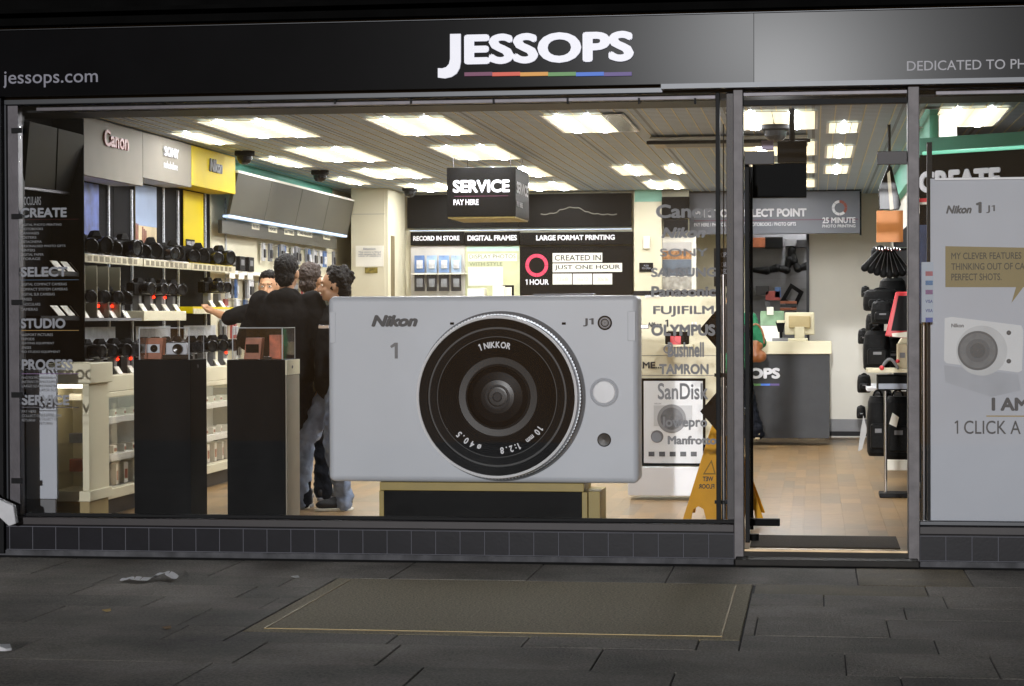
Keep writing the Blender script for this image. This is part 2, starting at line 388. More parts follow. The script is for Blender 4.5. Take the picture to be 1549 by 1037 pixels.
# shop floor of wood blocks
mb = MB(); rnd = random.Random(5); x = -6.2; MB_ = MB()
while x < BX:
    y = .02 + rnd.random() * -.5
    wd_ = rnd.choice([.09, .12, .15, .19])
    while y < 13.2:
        L = rnd.choice([.35, .5, .7, .9]); a = max(y, .02)
        if y + L > .05: mb.box(x + .0004, x + wd_ - .0004, a + .0004, y + L - .0004, -.03, 0 - rnd.random() * .0003)
        y += L
    x += wd_
MB_.box(-6.2, BX, .0, 13.4, -.09, -.031)
tag(mb.build('shop_floor', m_wood), None, None, kind='structure')
tag(MB_.build('floor_base', m_joint), None, None, kind='structure')
CZ = 2.81
m_ceil = bpy.data.materials.new('ceiling_strip'); m_ceil.use_nodes = True
_n, _l = m_ceil.node_tree.nodes, m_ceil.node_tree.links; _b = _n['Principled BSDF']
_tc = _n.new('ShaderNodeTexCoord'); _br = _n.new('ShaderNodeTexBrick')
_br.inputs['Color1'].default_value = (*lin('a0b0c6'), 1); _br.inputs['Color2'].default_value = (*lin('a8b8ce'), 1); _br.inputs['Mortar'].default_value = (*lin('596374'), 1)
_br.inputs['Scale'].default_value = 1; _br.inputs['Brick Width'].default_value = .6; _br.inputs['Row Height'].default_value = .1; _br.inputs['Mortar Size'].default_value = .012; _br.offset = 0
_l.new(_tc.outputs['Object'], _br.inputs['Vector']); _l.new(_br.outputs['Color'], _b.inputs['Base Color']); _b.inputs['Roughness'].default_value = .5
m_rib = M('ceiling_rib', 'd2c8a4', .45, var=.1)
tag(MB().box(-6.2, BX, .55, 13.4, CZ, CZ + .1).build('ceiling', m_ceil), None, None, kind='structure')
mb = MB(); x = -6.15
while x < BX: mb.box(x - .004, x + .004, .56, 13.3, CZ - .004, CZ - .0005); x += .1
tag(mb.build('ceiling_ribs', m_rib), None, None, kind='structure')
# far and side walls that close the shop
def wallthing(name, mb, mat, label): return one(name, mb, mat, label, 'wall')
wallthing('end_wall', MB().box(-6.2, BX, 13.3, 13.45, -.05, 2.8), m_wall, 'pale rear wall of the shop behind the photo counter and the back room opening')
wallthing('side_wall', MB().box(-5.36, -5.215, .05, 13.3, 0, CZ - .001), m_cream2, 'pale side wall behind the camera bays and accessory racks')
wallthing('side_wall', MB().box(.86, .98, 2.1, 13.3, 0, CZ - .001), m_wall, 'pale side wall behind the bag rack by the doorway')
wallthing('showcase_end_wall', MB().box(2.3, 2.42, .05, 2.4, 0, CZ - .001), m_slat, 'black end wall of the shallow showcase behind the poster window')

# ================================================================== SHOP FRONT
t = T('building_front', 'dark upper wall of the building above the shop sign', 'building', (-1.8, 0, 2.9))
zt = P(700, 30, -.15).z
MB().box(-7.5, 4, .0, .4, zt - .01, 4.6).build('upper_wall', m_upper, t)
MB().box(-7.5, 4, -.26, -.001, zt + .015, zt + .06).build('ledge', m_upper, t)
MB().box(-7.5, 4, -.20, -.001, zt + .10, zt + .125).build('ledge', m_upper, t)
# fascia
FY = -.15
t = T('shop_sign', 'long gloss black shop sign reading JESSOPS above a rainbow bar', 'shop sign', (-1.8, 0, 2.8))
zb = P(774, 131, FY).z; xs = P(1140, 80, FY).x
a = [Vector((-7.5, FY, zb)), Vector((xs, FY, zb)), Vector((xs, FY - .002, zt)), Vector((-7.5, FY - .002, zt))]
MB().hull(a, [v + Vector((0, .13, 0)) for v in a]).build('sign_panel', m_fascia, t)
a = [Vector((xs + .003, FY - .004, zb)), Vector((4, FY - .004, zb)), Vector((4, FY - .001, zt)), Vector((xs + .003, FY - .001, zt))]
MB().hull(a, [v + Vector((0, .13, 0)) for v in a]).build('sign_panel', m_fascia2, t)
MB().box(-7.5, 4, FY - .02, FY + .12, zt + .001, zt + .014).build('top_trim', m_strip, t)
MB().box(xs - .55, 4, FY - .012, FY + .12, zb - .030, zb - .001).build('bottom_trim', m_strip, t)
Yl = FY - .006
mb = MB(); J = [(250, 158), (300, 157), (300, 288), (295, 318), (281, 343), (257, 359), (226, 366), (193, 362), (193, 318), (213, 319), (232, 313), (245, 298), (250, 275)]
mb.poly([(600 + x / 3.098, yy / 3.098) for x, yy in J], Yl - .018, .018)
a, b = P(703, 101, Yl), P(959, 46.5, Yl)
addtext(mb, 'ESSOPS', Vector((a.x, Yl, a.z + .012)), Vector((b.x - a.x, 0, 0.0)), Vector((0, 0, b.z - a.z - .012)), .044, .018)
mb.build('sign_lettering', m_letter, t)
bars = ['6d3355', 'd2553f', 'd3953e', '5f8f55', '3f6fd0', '5b4a86']
for i, c in enumerate(bars):
    x0, x1 = 702.5 + i * 42.2, 702.5 + (i + 1) * 42.2
    MB().pbox(x0, 108.3, x1 - .1, 114.8, Yl - .01, .012).build('colour_bar', M('colour_bar_' + c, c, .5, var=.03, emit=c, estr=.35), t)
text('jessops.com', 5, 105, 148, 133, Yl, M('web_lettering', '8e8e9c', .5, var=.03), t, .004)
text('DEDICATED TO PH', 1372, 88.5, 1552, 107, Yl, M('slogan_lettering', 'b4b4bc', .5, var=.03), t, .004)

# window front
SY0 = -.06
bz = P(774, 787, 0).z                          # sill level
tz = P(774, 146, 0).z
pl0, pl1 = P(1110, 500, -.04).x, P(1125, 500, -.04).x
pr0, pr1 = P(1373, 500, -.04).x, P(1390.5, 500, -.04).x
wx0 = P(12, 500, 0).x
t = T('shop_window', 'large shop window holding the giant camera, with brand names on its glass', 'shop window', ((wx0 + pl0) / 2, 0, bz))
fr = MB(); fr.box(wx0, pl0, -.05, .06, tz, tz + .05); fr.build('head_rail', m_strip, t, .006)
MB().box(wx0, pl0, -.075, .08, bz - .05, bz - .004).build('sill', m_brown, t, .004)
MB().box(wx0 + .11, pl0 - .002, -.015, .02, bz - .003, bz + .018).build('bottom_bead', m_dark, t, .003)
a0, a1 = P(13, 500, -.03).x, P(29, 500, -.03).x
MB().box(a0, a1, -.03, .05, bz, tz).build('side_post', m_steel, t, .004)
MB().box(a0 - .9, a0 - .012, -.10, .3, GZ, tz + .05).build('end_pier', m_dark, t, .006)
MB().box(a0 - .011, a0 - .001, -.05, .05, bz, tz).build('edge_bead', m_strip, t)
for py in (197, 327, 457, 597, 727):
    MB().pbox(17, py - 4, 33, py + 4, -.045, .014).build('post_clip', m_dark, t)
mu0, mu1 = P(1083, 500, -.02).x, P(1089.5, 500, -.02).x
MB().box(mu0, mu1, -.03, .05, bz + .018, tz).build('mullion', m_dark, t, .003)
MB().box(P(1099.5, 500, .02).x, pl0 - .001, .0, .05, bz + .018, tz).build('mullion', m_brown, t, .003)
MB().box(wx0 + .2, mu0, -.012, .03, P(774, 155, 0).z, P(774, 149.5, 0).z).build('grille_rail', m_steel, t, .002)
mb = MB()
for px in (150, 245, 375, 505, 620, 745, 857, 965, 1050): mb.pbox(px, 147.5, px + 3, 157, -.02, .05)
mb.build('rail_clip', m_dark, t)
g = MB().box(a1 + .004, pl0 - .002, -.004, .004, bz + .019, tz - .001).build('window_glass', m_glass, t)
VY = .0055
def L(sx, x0, x1, yc, h): return (sx, x0, yc - h / 2, x1, yc + h / 2)
texts([('OCULARS', 36, 297, 62, 310, .01)], VY, m_vinyl, g)
texts([('CREATE', 31, 313.5, 101, 329, .04), ('SELECT', 31, 403, 102, 418.5, .04), ('STUDIO', 31, 481, 99, 496.5, .04), ('PROCESS', 33, 543, 110, 559.5, .04), ('SERVICE', 33, 597, 105, 612.5, .04)], VY, m_vinylw, g, name='heading_lettering')
rows = []
for i, (sx, wd) in enumerate([('DIGITAL PHOTO PRINTING', 62), ('PHOTOBOOKS', 34), ('CANVASES', 28), ('POSTERS', 24), ('INSTACINEMA', 32), ('PERSONALISED PHOTO GIFTS', 68), ('PRINTERS', 22), ('DIGITAL PAPER', 35), ('STORAGE', 30)]): rows.append((sx, 31, 337.5 + i * 6.45, 31 + wd, 341.5 + i * 6.45))
for i, (sx, wd) in enumerate([('DIGITAL COMPACT CAMERAS', 70), ('COMPACT SYSTEM CAMERAS', 71), ('DIGITAL SLR CAMERAS', 52), ('LENSES', 17), ('BINOCULARS', 30), ('CAMERAS', 26)]): rows.append((sx, 31, 427.3 + i * 7.6, 31 + wd, 431.7 + i * 7.6))
for i, (sx, wd) in enumerate([('PASSPORT PICTURES', 49), ('TRIPODS', 21), ('LIGHTING EQUIPMENT', 51), ('LENSES', 16), ('PRO STUDIO EQUIPMENT', 60)]): rows.append((sx, 31, 504 + i * 6.5, 31 + wd, 508 + i * 6.5))
for i, (sx, wd) in enumerate([('PHOTO PROCESSING', 47), ('INSTANT PHOTOLAB', 47), ('LARGE SCALE PRINTING', 58)]): rows.append((sx, 33, 569 + i * 6.3, 33 + wd, 573 + i * 6.3))
for i, (sx, wd) in enumerate([('PAY HERE', 22), ('COLLECT ONLINE ORDERS', 60), ('RETURNS', 20)]): rows.append((sx, 33, 620 + i * 6.6, 33 + wd, 624 + i * 6.6))
texts(rows, VY, m_vinyl, g, .006, name='service_list_lettering')
for py, c in ((331.5, 'a03038'), (423, '6080a0'), (499.5, 'b08a40'), (565, '705080'), (615.8, '4a4a55')):
    MB().pbox(31, py - .5, 119, py + .5, VY, .002).build('heading_rule', M('heading_rule_' + c, c, .5), g)
br = [('Canon', 992, 308, 1081, 330, .035, 0), ('Nikon', 1000, 343, 1068, 360, .05, .3), ('SONY', 998, 375, 1071, 388, .02, 0), ('SAMSUNG', 985, 404, 1084, 419, .04, 0), ('Panasonic', 985, 432, 1083, 449, .04, 0), ('FUJIFILM', 988, 462, 1080, 479, .03, 0),
      ('OLYMPUS', 985, 490, 1082, 508, .05, 0), ('Bushnell', 1010, 517, 1065, 540, .04, 0), ('TAMRON', 997, 550, 1072, 566, .045, 0), ('SanDisk', 995, 579, 1071, 604, .02, 0), ('lowepro', 1003, 630, 1070, 650, .03, 0), ('Manfrotto', 1010, 659, 1084, 672, .045, 0)]
mb = MB()
for sx, x0, y0, x1, y1, bo, sh in br:
    a, b = P(x0, y1, VY), P(x1, y0, VY)
    addtext(mb, sx, Vector((a.x, VY, a.z)), Vector((b.x - a.x, 0, 0)), Vector((0, 0, b.z - a.z)), bo, 0, sh)
c_ = P(1010, 528, VY); mb.lathe(c_ , [(.018, 0), (.026, 0)], n=24)
c_ = P(993, 661, VY); mb.lathe(c_, [(.0001, 0), (.030, 0)], n=28)
mb.build('brand_name_lettering', m_vinyl, g)
# door surround
t = T('shop_doorway', 'open shop doorway with metal posts, glass head panel and low step', 'doorway', ((pl1 + pr0) / 2, 0, 0))
MB().box(pl0, pl1, -.09, .06, GZ + .02, tz + .05).build('door_post', m_post, t, .005)
MB().box(pr0, pr1, -.09, .06, GZ + .02, tz + .05).build('door_post', m_post, t, .005)
MB().box(pl1 + .001, pr0 - .001, -.05, .05, tz + .008, tz + .05).build('head_rail', m_steel, t, .005)
hb = P(1250, 247, 0).z
MB().box(pl1 + .002, pr0 - .002, -.004, .004, hb + .004, tz + .007).build('head_glass', m_glass, t)
for x0, x1 in ((1126, 1171), (1327, 1372)):
    MB().pbox(x0, 228, x1, 248.5, -.02, .04).build('patch_fitting', m_brown, t, .003)
MB().box(pl1, pr0, -.02, .03, P(774, 166, 0).z, P(774, 158, 0).z).build('grille_rail', m_dark, t, .002)
MB().box(pl1, pr0, -.012, .03, P(774, 152, 0).z, P(774, 146.5, 0).z).build('grille_rail', m_steel, t, .002)
MB().box(pl0 + .01, pr1 - .01, -.24, -.07, GZ, P(1250, 846, -.2).z).build('doorstep', M('worn_step', '2a2724', .7, var=.4, bump=.4), t, .008)
MB().box(pl1, pr0, -.04, .03, -.012, .004).build('threshold_strip', M('worn_metal_strip', 'a08c70', .4, metal=.7, var=.3), t, .003)
MB().box(pl1, pr0, -.069, .02, GZ, -.0125).build('riser_board', M('dull_riser', '2c2824', .7, var=.4, bump=.3), t)
# mat
one('door_mat', MB().box(pl1 + .03, pr0 - .04, .04, .72, .0005, .012), M('coir_mat', '3c3226', .95, var=.35, scale=80, bump=.8, bscale=160), 'dark brown mat just inside the open doorway', 'mat', bevel=.004)
# door leaf swung inwards
t = T('glass_door', 'frameless glass door swung open against the doorway post, edge on', 'door', (pl1 + .02, .06, 0))
MB().box(pl1 + .012, pl1 + .022, .07, .86, .03, 2.33).build('door_glass', m_glass, t)
MB().box(pl1 + .005, pl1 + .030, .861, .885, .03, 2.36).build('edge_stile', m_dark, t, .003)
MB().box(pl1 + .004, pl1 + .031, .065, .09, .03, 2.36).build('edge_stile', m_dark, t, .003)
MB().box(pl1 + .002, pl1 + .20, .80, .86, .06, .105).build('bottom_fitting', m_black, t, .004)
MB().cyl((pl1 + .05, .3, .02), (pl1 + .05, .3, .06), .03).build('floor_pivot', m_black, t)
t = T('chrome_pole', 'tall chrome pole clamped behind the window beside the doorway', 'pole', (P(1094.5, 790, .03).x, .11, 0))
x = P(1094.5, 600, .11).x
MB().cyl((x, .11, P(1094, 792, .11).z), (x, .11, P(1094, 415, .11).z), .014, n=20).build('tube', m_chrome, t)
for py in (567, 759):
    z = P(1094, py, .11).z; MB().cyl((x, .11, z - .012), (x, .11, z + .012), .020).box(x - .055, x + .06, .095, .125, z - .01, z + .01).build('clamp', m_dark, t)
# stall risers
def riser(x0, x1, label):
    t = T('tiled_stall_riser', label, 'tiled wall', ((x0 + x1) / 2, 0, GZ))
    MB().box(x0, x1, SY0 + .003, .2, GZ - .02, bz - .0555).build('grout_backing', m_grout, t)
    mb = MB(); n = round((x1 - x0) / .152); wd = (x1 - x0) / n; za = GZ + .022
    ztop = bz - .053
    for i in range(n): mb.box(x0 + i * wd + .0026, x0 + (i + 1) * wd - .0026, SY0, SY0 + .0028, za + .004, ztop - .012)
    mb.build('tiles', m_tile, t, .0012)
    MB().box(x0, x1, SY0 - .014, SY0 + .004, GZ - .02, za).build('cement_fillet', M('cement_fillet', '5a5a5e', .9, var=.5, scale=10, bump=.6), t, .006)
    MB().box(x0, x1, SY0 - .004, SY0 + .0028, ztop - .007, ztop).build('top_tile_strip', m_tile, t)
riser(a0 - .9, pl0 - .001, 'navy tiled low wall under the large shop window')
riser(pr1 + .001, 3.2, 'navy tiled low wall under the poster window')
t = T('poster_window', 'shop window beside the doorway filled by a tall pale poster', 'shop window', (1.5, 0, bz))
MB().box(pr1, 3.2, -.05, .06, tz, tz + .05).build('head_rail', m_strip, t, .006)
MB().box(pr1, 3.2, -.075, .08, bz - .05, bz - .004).build('sill', m_brown, t, .004)
MB().box(pr1 + .001, 3.2, -.03, .03, bz - .003, bz + .025).build('bottom_bead', m_strip, t, .006)
MB().box(pr1 + .1, 3.2, -.012, .03, P(774, 155, 0).z, P(774, 149.5, 0).z).build('grille_rail', m_steel, t, .002)
g = MB().box(pr1 + .001, 3.2, -.004, .004, bz + .026, tz - .001).build('window_glass', m_glass, t)
pn = MB().pbox(1394, 396, 1412, 487, VY, .002).build('payment_sticker', M('sticker_pale', 'a9b4c2', .5), g)
for i, c in enumerate(['a05058', '3a6a9a', '7a4a7a', None, None, '3a4a9a']):
    y0 = 399 + i * 14
    if c: MB().pbox(1400, y0 + 11, 1411, y0 + 18, VY - .002, .0015).build('card_mark', M('card_mark_' + c + str(i), c, .5, var=.3, scale=60), g)
    else: text('VISA', 1400, y0 + 12, 1411, y0 + 17, VY - .001, M('card_text' + str(i), '2a3a80', .5), g, .02)
# bulkhead over the windows inside
zc = P(774, 159, .2).z
one('bulkhead', MB().box(-6.2, BX, .12, .548, zc, 3.3), m_dark, 'dark bulkhead inside above the windows and doorway', 'bulkhead')
# ================================================================== CEILING LIGHTS AND CEILING FITTINGS
def panel(x0, x1, y0, y1, label, lit=(0, 1), drop=.016):
    if y0 < 12: x0, x1, y0, y1 = x0 * 1.044, x1 * 1.044, (y0 + 12.8) * 1.044 - 12.8, (y1 + 12.8) * 1.044 - 12.8
    t = T('ceiling_light', label, 'ceiling light', ((x0 + x1) / 2, (y0 + y1) / 2, CZ), 'lit panels in the shop ceiling')
    mb = MB(); f = .018; zb_ = CZ - drop
    mb.box(x0, x0 + f, y0, y1, zb_, CZ - .0135); mb.box(x1 - f, x1, y0, y1, zb_, CZ - .0135)
    mb.box(x0 + f, x1 - f, y0, y0 + f, zb_, CZ - .0135); mb.box(x0 + f, x1 - f, y1 - f, y1, zb_, CZ - .0135)
    mb.build('frame', m_white, t)
    w_ = x1 - x0 - 2 * f; a, b = x0 + f + w_ * lit[0], x0 + f + w_ * lit[1]
    mb = MB(); n = 4; st = (b - a) / n
    for i in range(n): mb.box(a + i * st + .004, a + (i + 1) * st - .004, y0 + f, y1 - f, zb_ + .003, CZ - .0136)
    mb.build('diffuser', m_lampw, t)
    for q in ((.25, .75) if w_ > .3 else (.5,)):
        xc = a + (b - a) * q; MB().box(xc - .026 * (b - a) / .56 - .004, xc + .026 * (b - a) / .56 + .004, y0 + f + .03, y1 - f - .03, zb_ - .004, zb_ + .0025).build('tube', m_tube, t)
    if lit != (0, 1):
        c, d = (b, x1 - f) if lit[0] == 0 else (x0 + f, a)
        MB().box(c + .002, d - .002, y0 + f, y1 - f, CZ - .0142, CZ - .0136).build('reflector', m_chrome, t)
cols = [(-4.17, -3.58), (-3.0, -2.43), (-1.80, -1.24), (-.57, .03), (.70, 1.27)]
rws = [(1.12, 2.48), (3.5, 4.95), (5.9, 7.15), (8.1, 9.35)]
cname = ['over the camera bays', 'above the giant camera', 'above the middle of the shop', 'above the entrance', 'behind the poster window']
rname = ['front one', 'second from the street', 'third from the street', 'rear one']
for ci, (a, b) in enumerate(cols):
    for rr, (c, d) in enumerate(rws):
        if ci == 4 and rr > 0: continue
        lit = (0, 1)
        if (ci, rr) == (2, 0): lit = (0, .75)
        if (ci, rr) == (4, 0): lit = (.18, 1)
        if (ci, rr) == (2, 1): continue
        if (ci, rr) in ((2, 2), (2, 3)): a_, b_ = (a, a + .32) if rr == 2 else (a + .1, a + .5)
        else: a_, b_ = a, b
        panel(a_, b_, c, d, 'glowing ceiling light, %s of the line %s' % (rname[rr], cname[ci]), lit)
panel(-1.34, -1.15, 5.9, 7.0, 'narrow glowing ceiling light beside the middle line')
for k, (c, d) in enumerate(((1.95, 3.0), (4.4, 5.5), (7.0, 8.0))):
    panel(-4.62, -4.36, c, d, 'slim glowing ceiling light close to the left wall, %s' % ('nearest the street', 'between the two dome cameras', 'farthest from the street')[k])
for k, (c, d) in enumerate(((2.0, 2.85), (4.0, 5.3), (6.2, 7.3))):
    panel(.09, .33, c, d, 'small square ceiling light seen through the doorway, %s' % ('with the whitest glare', 'middle of its line', 'farthest of its line')[k])
def dome(px, py, label, s=1.0):
    p = PZ(px, py, CZ - .01); t = T('dome_camera', label, 'security camera', (p.x, p.y, CZ), 'black dome cameras under the ceiling')
    MB().lathe((p.x, p.y, CZ - .0005), [(.001, 0), (.085 * s, 0), (.085 * s, .035 * s), (.07 * s, .045 * s), (.001, .045 * s)], Vector((0, 0, -1)), 28).build('housing', m_black, t)
    MB().lathe((p.x, p.y, CZ - .046 * s), [(.066 * s, 0), (.062 * s, .03 * s), (.045 * s, .055 * s), (.02 * s, .066 * s), (.001, .068 * s)], Vector((0, 0, -1)), 28).build('dome', m_blackg, t)
dome(370, 230, 'black dome camera beside the yellow bay header')
dome(484, 259, 'black dome camera above the slanted olive panels')
dome(620, 284, 'black dome camera at the corner of the back wall')
dome(1173, 188, 'black dome camera above the doorway screen', 1.25)
# air conditioning cassette
t = T('air_conditioner', 'long ceiling air conditioning unit with a black slot near the entrance', 'air conditioner', (-.6, 2.9, CZ))
a, b = PZ(982, 212, CZ - .04), PZ(1222, 212, CZ - .04)
MB().box(a.x, b.x, a.y, a.y + .75, CZ - .045, CZ - .014).build('casing', M('cassette_beige', 'a59c88', .5), t, .008)
MB().box(a.x - .02, b.x + .02, a.y - .02, a.y + .05, CZ - .07, CZ - .046).build('front_slot', m_black, t, .004)
MB().box(a.x + .1, b.x - .1, a.y + .1, a.y + .6, CZ - .05, CZ - .046).build('grille', m_grey, t)

# ================================================================== LEFT WALL: camera bays
XF, XB = -4.95, -5.20                           # front and back planes of the bays
def yz(px, py, X=XF): p = PX(px, py, X); return p.y, p.z
y_edge = [PX(px, 400, XF).y for px in (128, 217, 290.5, 357)]
hz0, hz1 = 2.40, CZ - .015
m_graph = [M('blue_photo_graphic', '3a4f9a', .5, var=.9, scale=8), M('tower_photo_graphic', 'c9b48a', .5, var=.35, scale=4), m_yel]
m_gpale = M('pale_photo_board', 'b9bcc0', .5, var=.3, scale=12)
m_tan = M('smoked_divider', '8d8672', .25, var=.1)
m_strip2 = M('slotted_strip', 'd0d2d6', .4, metal=.2, var=.7, scale=90)
m_price = M('price_strip', 'c9c0a2', .4, var=.3, scale=25)
m_cab = M('pale_cabinet_back', 'b8b8b0', .5, var=.1)
bayname = ['grey bay nearest the street', 'middle grey bay', 'yellow header bay']
headm = [m_headc, m_headc, m_yel]
shelf_pos = []                                  # product spots: (bay, level, y, x, z)
for k in range(3):
    ya, yb = y_edge[k] + .004, y_edge[k + 1] - .004; Lb = yb - ya; hz0 = (2.387, 2.452, 2.472)[k]
    t = T('display_bay', ['camera display bay with a satin grey header lettered in red brown', 'camera display bay with a tall photo graphic and white header lettering', 'camera display bay with a bright yellow header and yellow shelves'][k], 'display bay', ((XF + XB) / 2, (ya + yb) / 2, 0), 'camera display bays along the wall')
    MB().box(XB, XB + .02, ya, yb, 0, CZ - .01).build('back_panel', m_slat, t)
    MB().box(XF - .025, XF, ya, yb, hz0, hz1).build('header', headm[k], t, .003)
    MB().box(XB + .021, XF - .026, ya, yb, hz0 + .002, hz0 + .02).build('header_soffit', m_white if k < 2 else m_yel, t)
    nm = ['Canon', 'SONY', 'Nikon'][k]
    pxs = [(155, 192, 199, 224), (246, 268, 223, 238), (315.5, 334, 241, 261)][k]
    yA, yB = PX(pxs[0], 210, XF).y, PX(pxs[1], 210, XF).y
    zA, zB = PX((pxs[0] + pxs[1]) / 2, pxs[3], XF).z, PX((pxs[0] + pxs[1]) / 2, pxs[2], XF).z
    textx(nm, XF + .002, yA, yB, zA, zB, [m_textr, m_textw, m_grey][k], t, .035, .012, .2 if k == 2 else 0)
    if k == 1: textx('make.believe', XF + .002, yA + .02, yB, zA - .09, zA - .03, m_textw, t, .01)
    if k == 0: MB().box(XB + .021, XF, ya - .016, ya - .004, 0, CZ - .01).build('end_panel', m_slat, t)
    # uprights with slots
    for px in ((165, 200), (248, 270), (311, 342))[k]:
        yy = PX(px, 400, XB + .03).y; MB().box(XB + .0215, XB + .035, yy - .014, yy + .014, 1.03, hz0).build('slotted_upright', m_strip2, t)
    # graphic board at the near part of the back
    gp = ((118, 150), (205, 237), (278, 308))[k]; g0, g1 = PX(gp[0], 400, XB + .04).y, PX(gp[1], 400, XB + .04).y
    MB().box(XB + .036, XB + .041, g0, g1, 1.86, hz0 - .01).build('photo_graphic', m_graph[k], t)
    MB().box(XB + .036, XB + .041, g0, g1 + .35, 1.10, 1.34).build('photo_board', m_gpale, t)
    if k == 1:
        mb = MB(); rr = random.Random(2)
        for i in range(7): mb.box(XB + .0415, XB + .043, g0 + i * .04, g0 + i * .04 + .03, 1.86, 1.98 + rr.random() * .16)
        mb.build('skyline_print', M('red_brown_print', '7a3a22', .5), t)
        MB().box(XB + .0416, XB + .0425, g0, g1, 2.12, hz0 - .012).build('sky_print', M('blue_grey_print', '8a9cb8', .5), t)
    if k == 2:
        MB().box(XB + .042, XB + .046, g0 + .05, g0 + .30, 1.99, 2.06).build('graphic_label', m_black, t)
        textx('I AM FULL OF LIFE', XB + .047, g0 + .06, g0 + .29, 2.01, 2.045, m_textw, t, .02)
    # upper shelf
    z1 = 1.852
    MB().box(XB + .042, XF - .02, ya + .01, yb - .02, z1 - .03, z1).build('upper_shelf', [m_white, m_white, m_yel][k], t)
    mb = MB().box(XF - .019, XF, ya + .006, yb - .015, z1 - .062, z1 - .006); n_ = 9
    for i in range(n_):
        yy = ya + .06 + i * (Lb - .16) / n_; mb.box(XF + .0005, XF + .002, yy, yy + (Lb / n_) * .55, z1 - .052, z1 - .016, 1)
    mb.build('price_strip', [m_price, m_tan], t)
    z2 = (1.405, 1.458, 1.495)[k]
    if k == 0:
        for i in range(4):
            yy = ya + .05 + i * .25; MB().box(XB + .045, XF - .02, yy, yy + .012, z2 + .005, z1 - .08).build('divider', m_tan, t)
        MB().box(XB + .042, XF - .01, ya + .01, yb - .02, z2 - .02, z2).build('middle_shelf', m_grey, t)
    else:
        MB().box(XB + .042, XF, ya + .01, yb - .16 if k == 1 else yb - .02, z2 - [0, .075, .055][k], z2).build('middle_shelf', [None, m_cream, m_yel][k], t, .004)
        if k == 2: MB().box(XF + .001, XF + .006, ya + .01, yb - .02, z2 - .058, z2 - .016).build('price_strip', m_price, t)
    # counter and glass cabinet below
    MB().box(XB + .042, XF + .06, ya, yb, .885, 1.0).box(XF + .042, XF + .06, ya, yb, .845, .8849).build('counter', m_cream, t, .006)
    MB().box(XB + .021, XB + .04, ya, yb, .12, .884).build('cabinet_back', m_cab, t)
    for zz in (.70, .43): MB().box(XB + .041, XF + .01, ya + .004, yb - .004, zz - .045, zz).build('cabinet_shelf', m_card, t)
    MB().box(XF - .02, XF + .055, ya, yb, .13, .20).build('plinth_rail', m_cream, t, .004)
    MB().box(XB + .041, XF - .03, ya, yb, .0, .12).build('plinth', M('dark_plinth%d' % k, '3a2f22', .6), t)
    MB().box(XF + .045, XF + .051, ya + .01, yb - .01, .205, .84).build('cabinet_glass', m_acryl, t)
    MB().cyl((XF + .02, ya + .05, .868), (XF + .02, yb - .05, .868), .010, n=10).build('cabinet_tube', m_lampcab, t)
    MB().cyl((XF - .032, ya + .05, z1 - .042), (XF - .032, yb - .05, z1 - .042), .006, n=10).build('added_shelf_tube', m_lampcab, t)  # added tube hidden behind the price strip to brighten the rows below
    for i in range(4):
        yy = ya + .16 + i * (Lb - .3) / 3.3
        for lv, zz, xx in ((0, z1, XF - .09), (1, z2, XF - .10), (2, 1.0, XF - .06)): shelf_pos.append((k, lv, i, yy, xx, zz))

# --- products: a camera with lens to the aisle (local -y is the front)
def make_slr():
    t = T('camera', 'camera', 'camera')
    mb = MB(); mb.box(-.070, .070, -.028, .030, 0, .078); mb.box(-.072, -.034, -.046, -.029, .004, .074)
    mb.build('body', m_bag, t, .008)
    h = [(-.030, -.030, .0785), (.030, -.030, .0785), (.034, .026, .0785), (-.034, .026, .0785)]
    k = [(-.016, -.026, .108), (.016, -.026, .108), (.018, .014, .106), (-.018, .014, .106)]
    MB().hull([Vector(v) for v in h], [Vector(v) for v in k]).build('viewfinder_hump', m_bag, t, .004)
    l = MB().lathe((.012, -.0285, .040), [(.001, 0), (.034, 0), (.036, .01), (.036, .05), (.039, .052), (.039, .085), (.034, .088), (.030, .080), (.001, .078)], n=24).build('lens', m_blackg, t)
    MB().lathe((.012, -.11, .040), [(.0375, -.002), (.0375, .0025), (.0345, .0025)], n=24).build('lens_ring', m_steel, l)
    MB().cyl((-.05, .0, .079), (-.05, .0, .088), .011, n=12).build('dial', m_grey, t)
    return t
def make_led_slr():
    pass
slr = make_slr()
lv_word = ['upper shelf', 'middle shelf', 'counter']
m_leds = m_led
rr = random.Random(11)
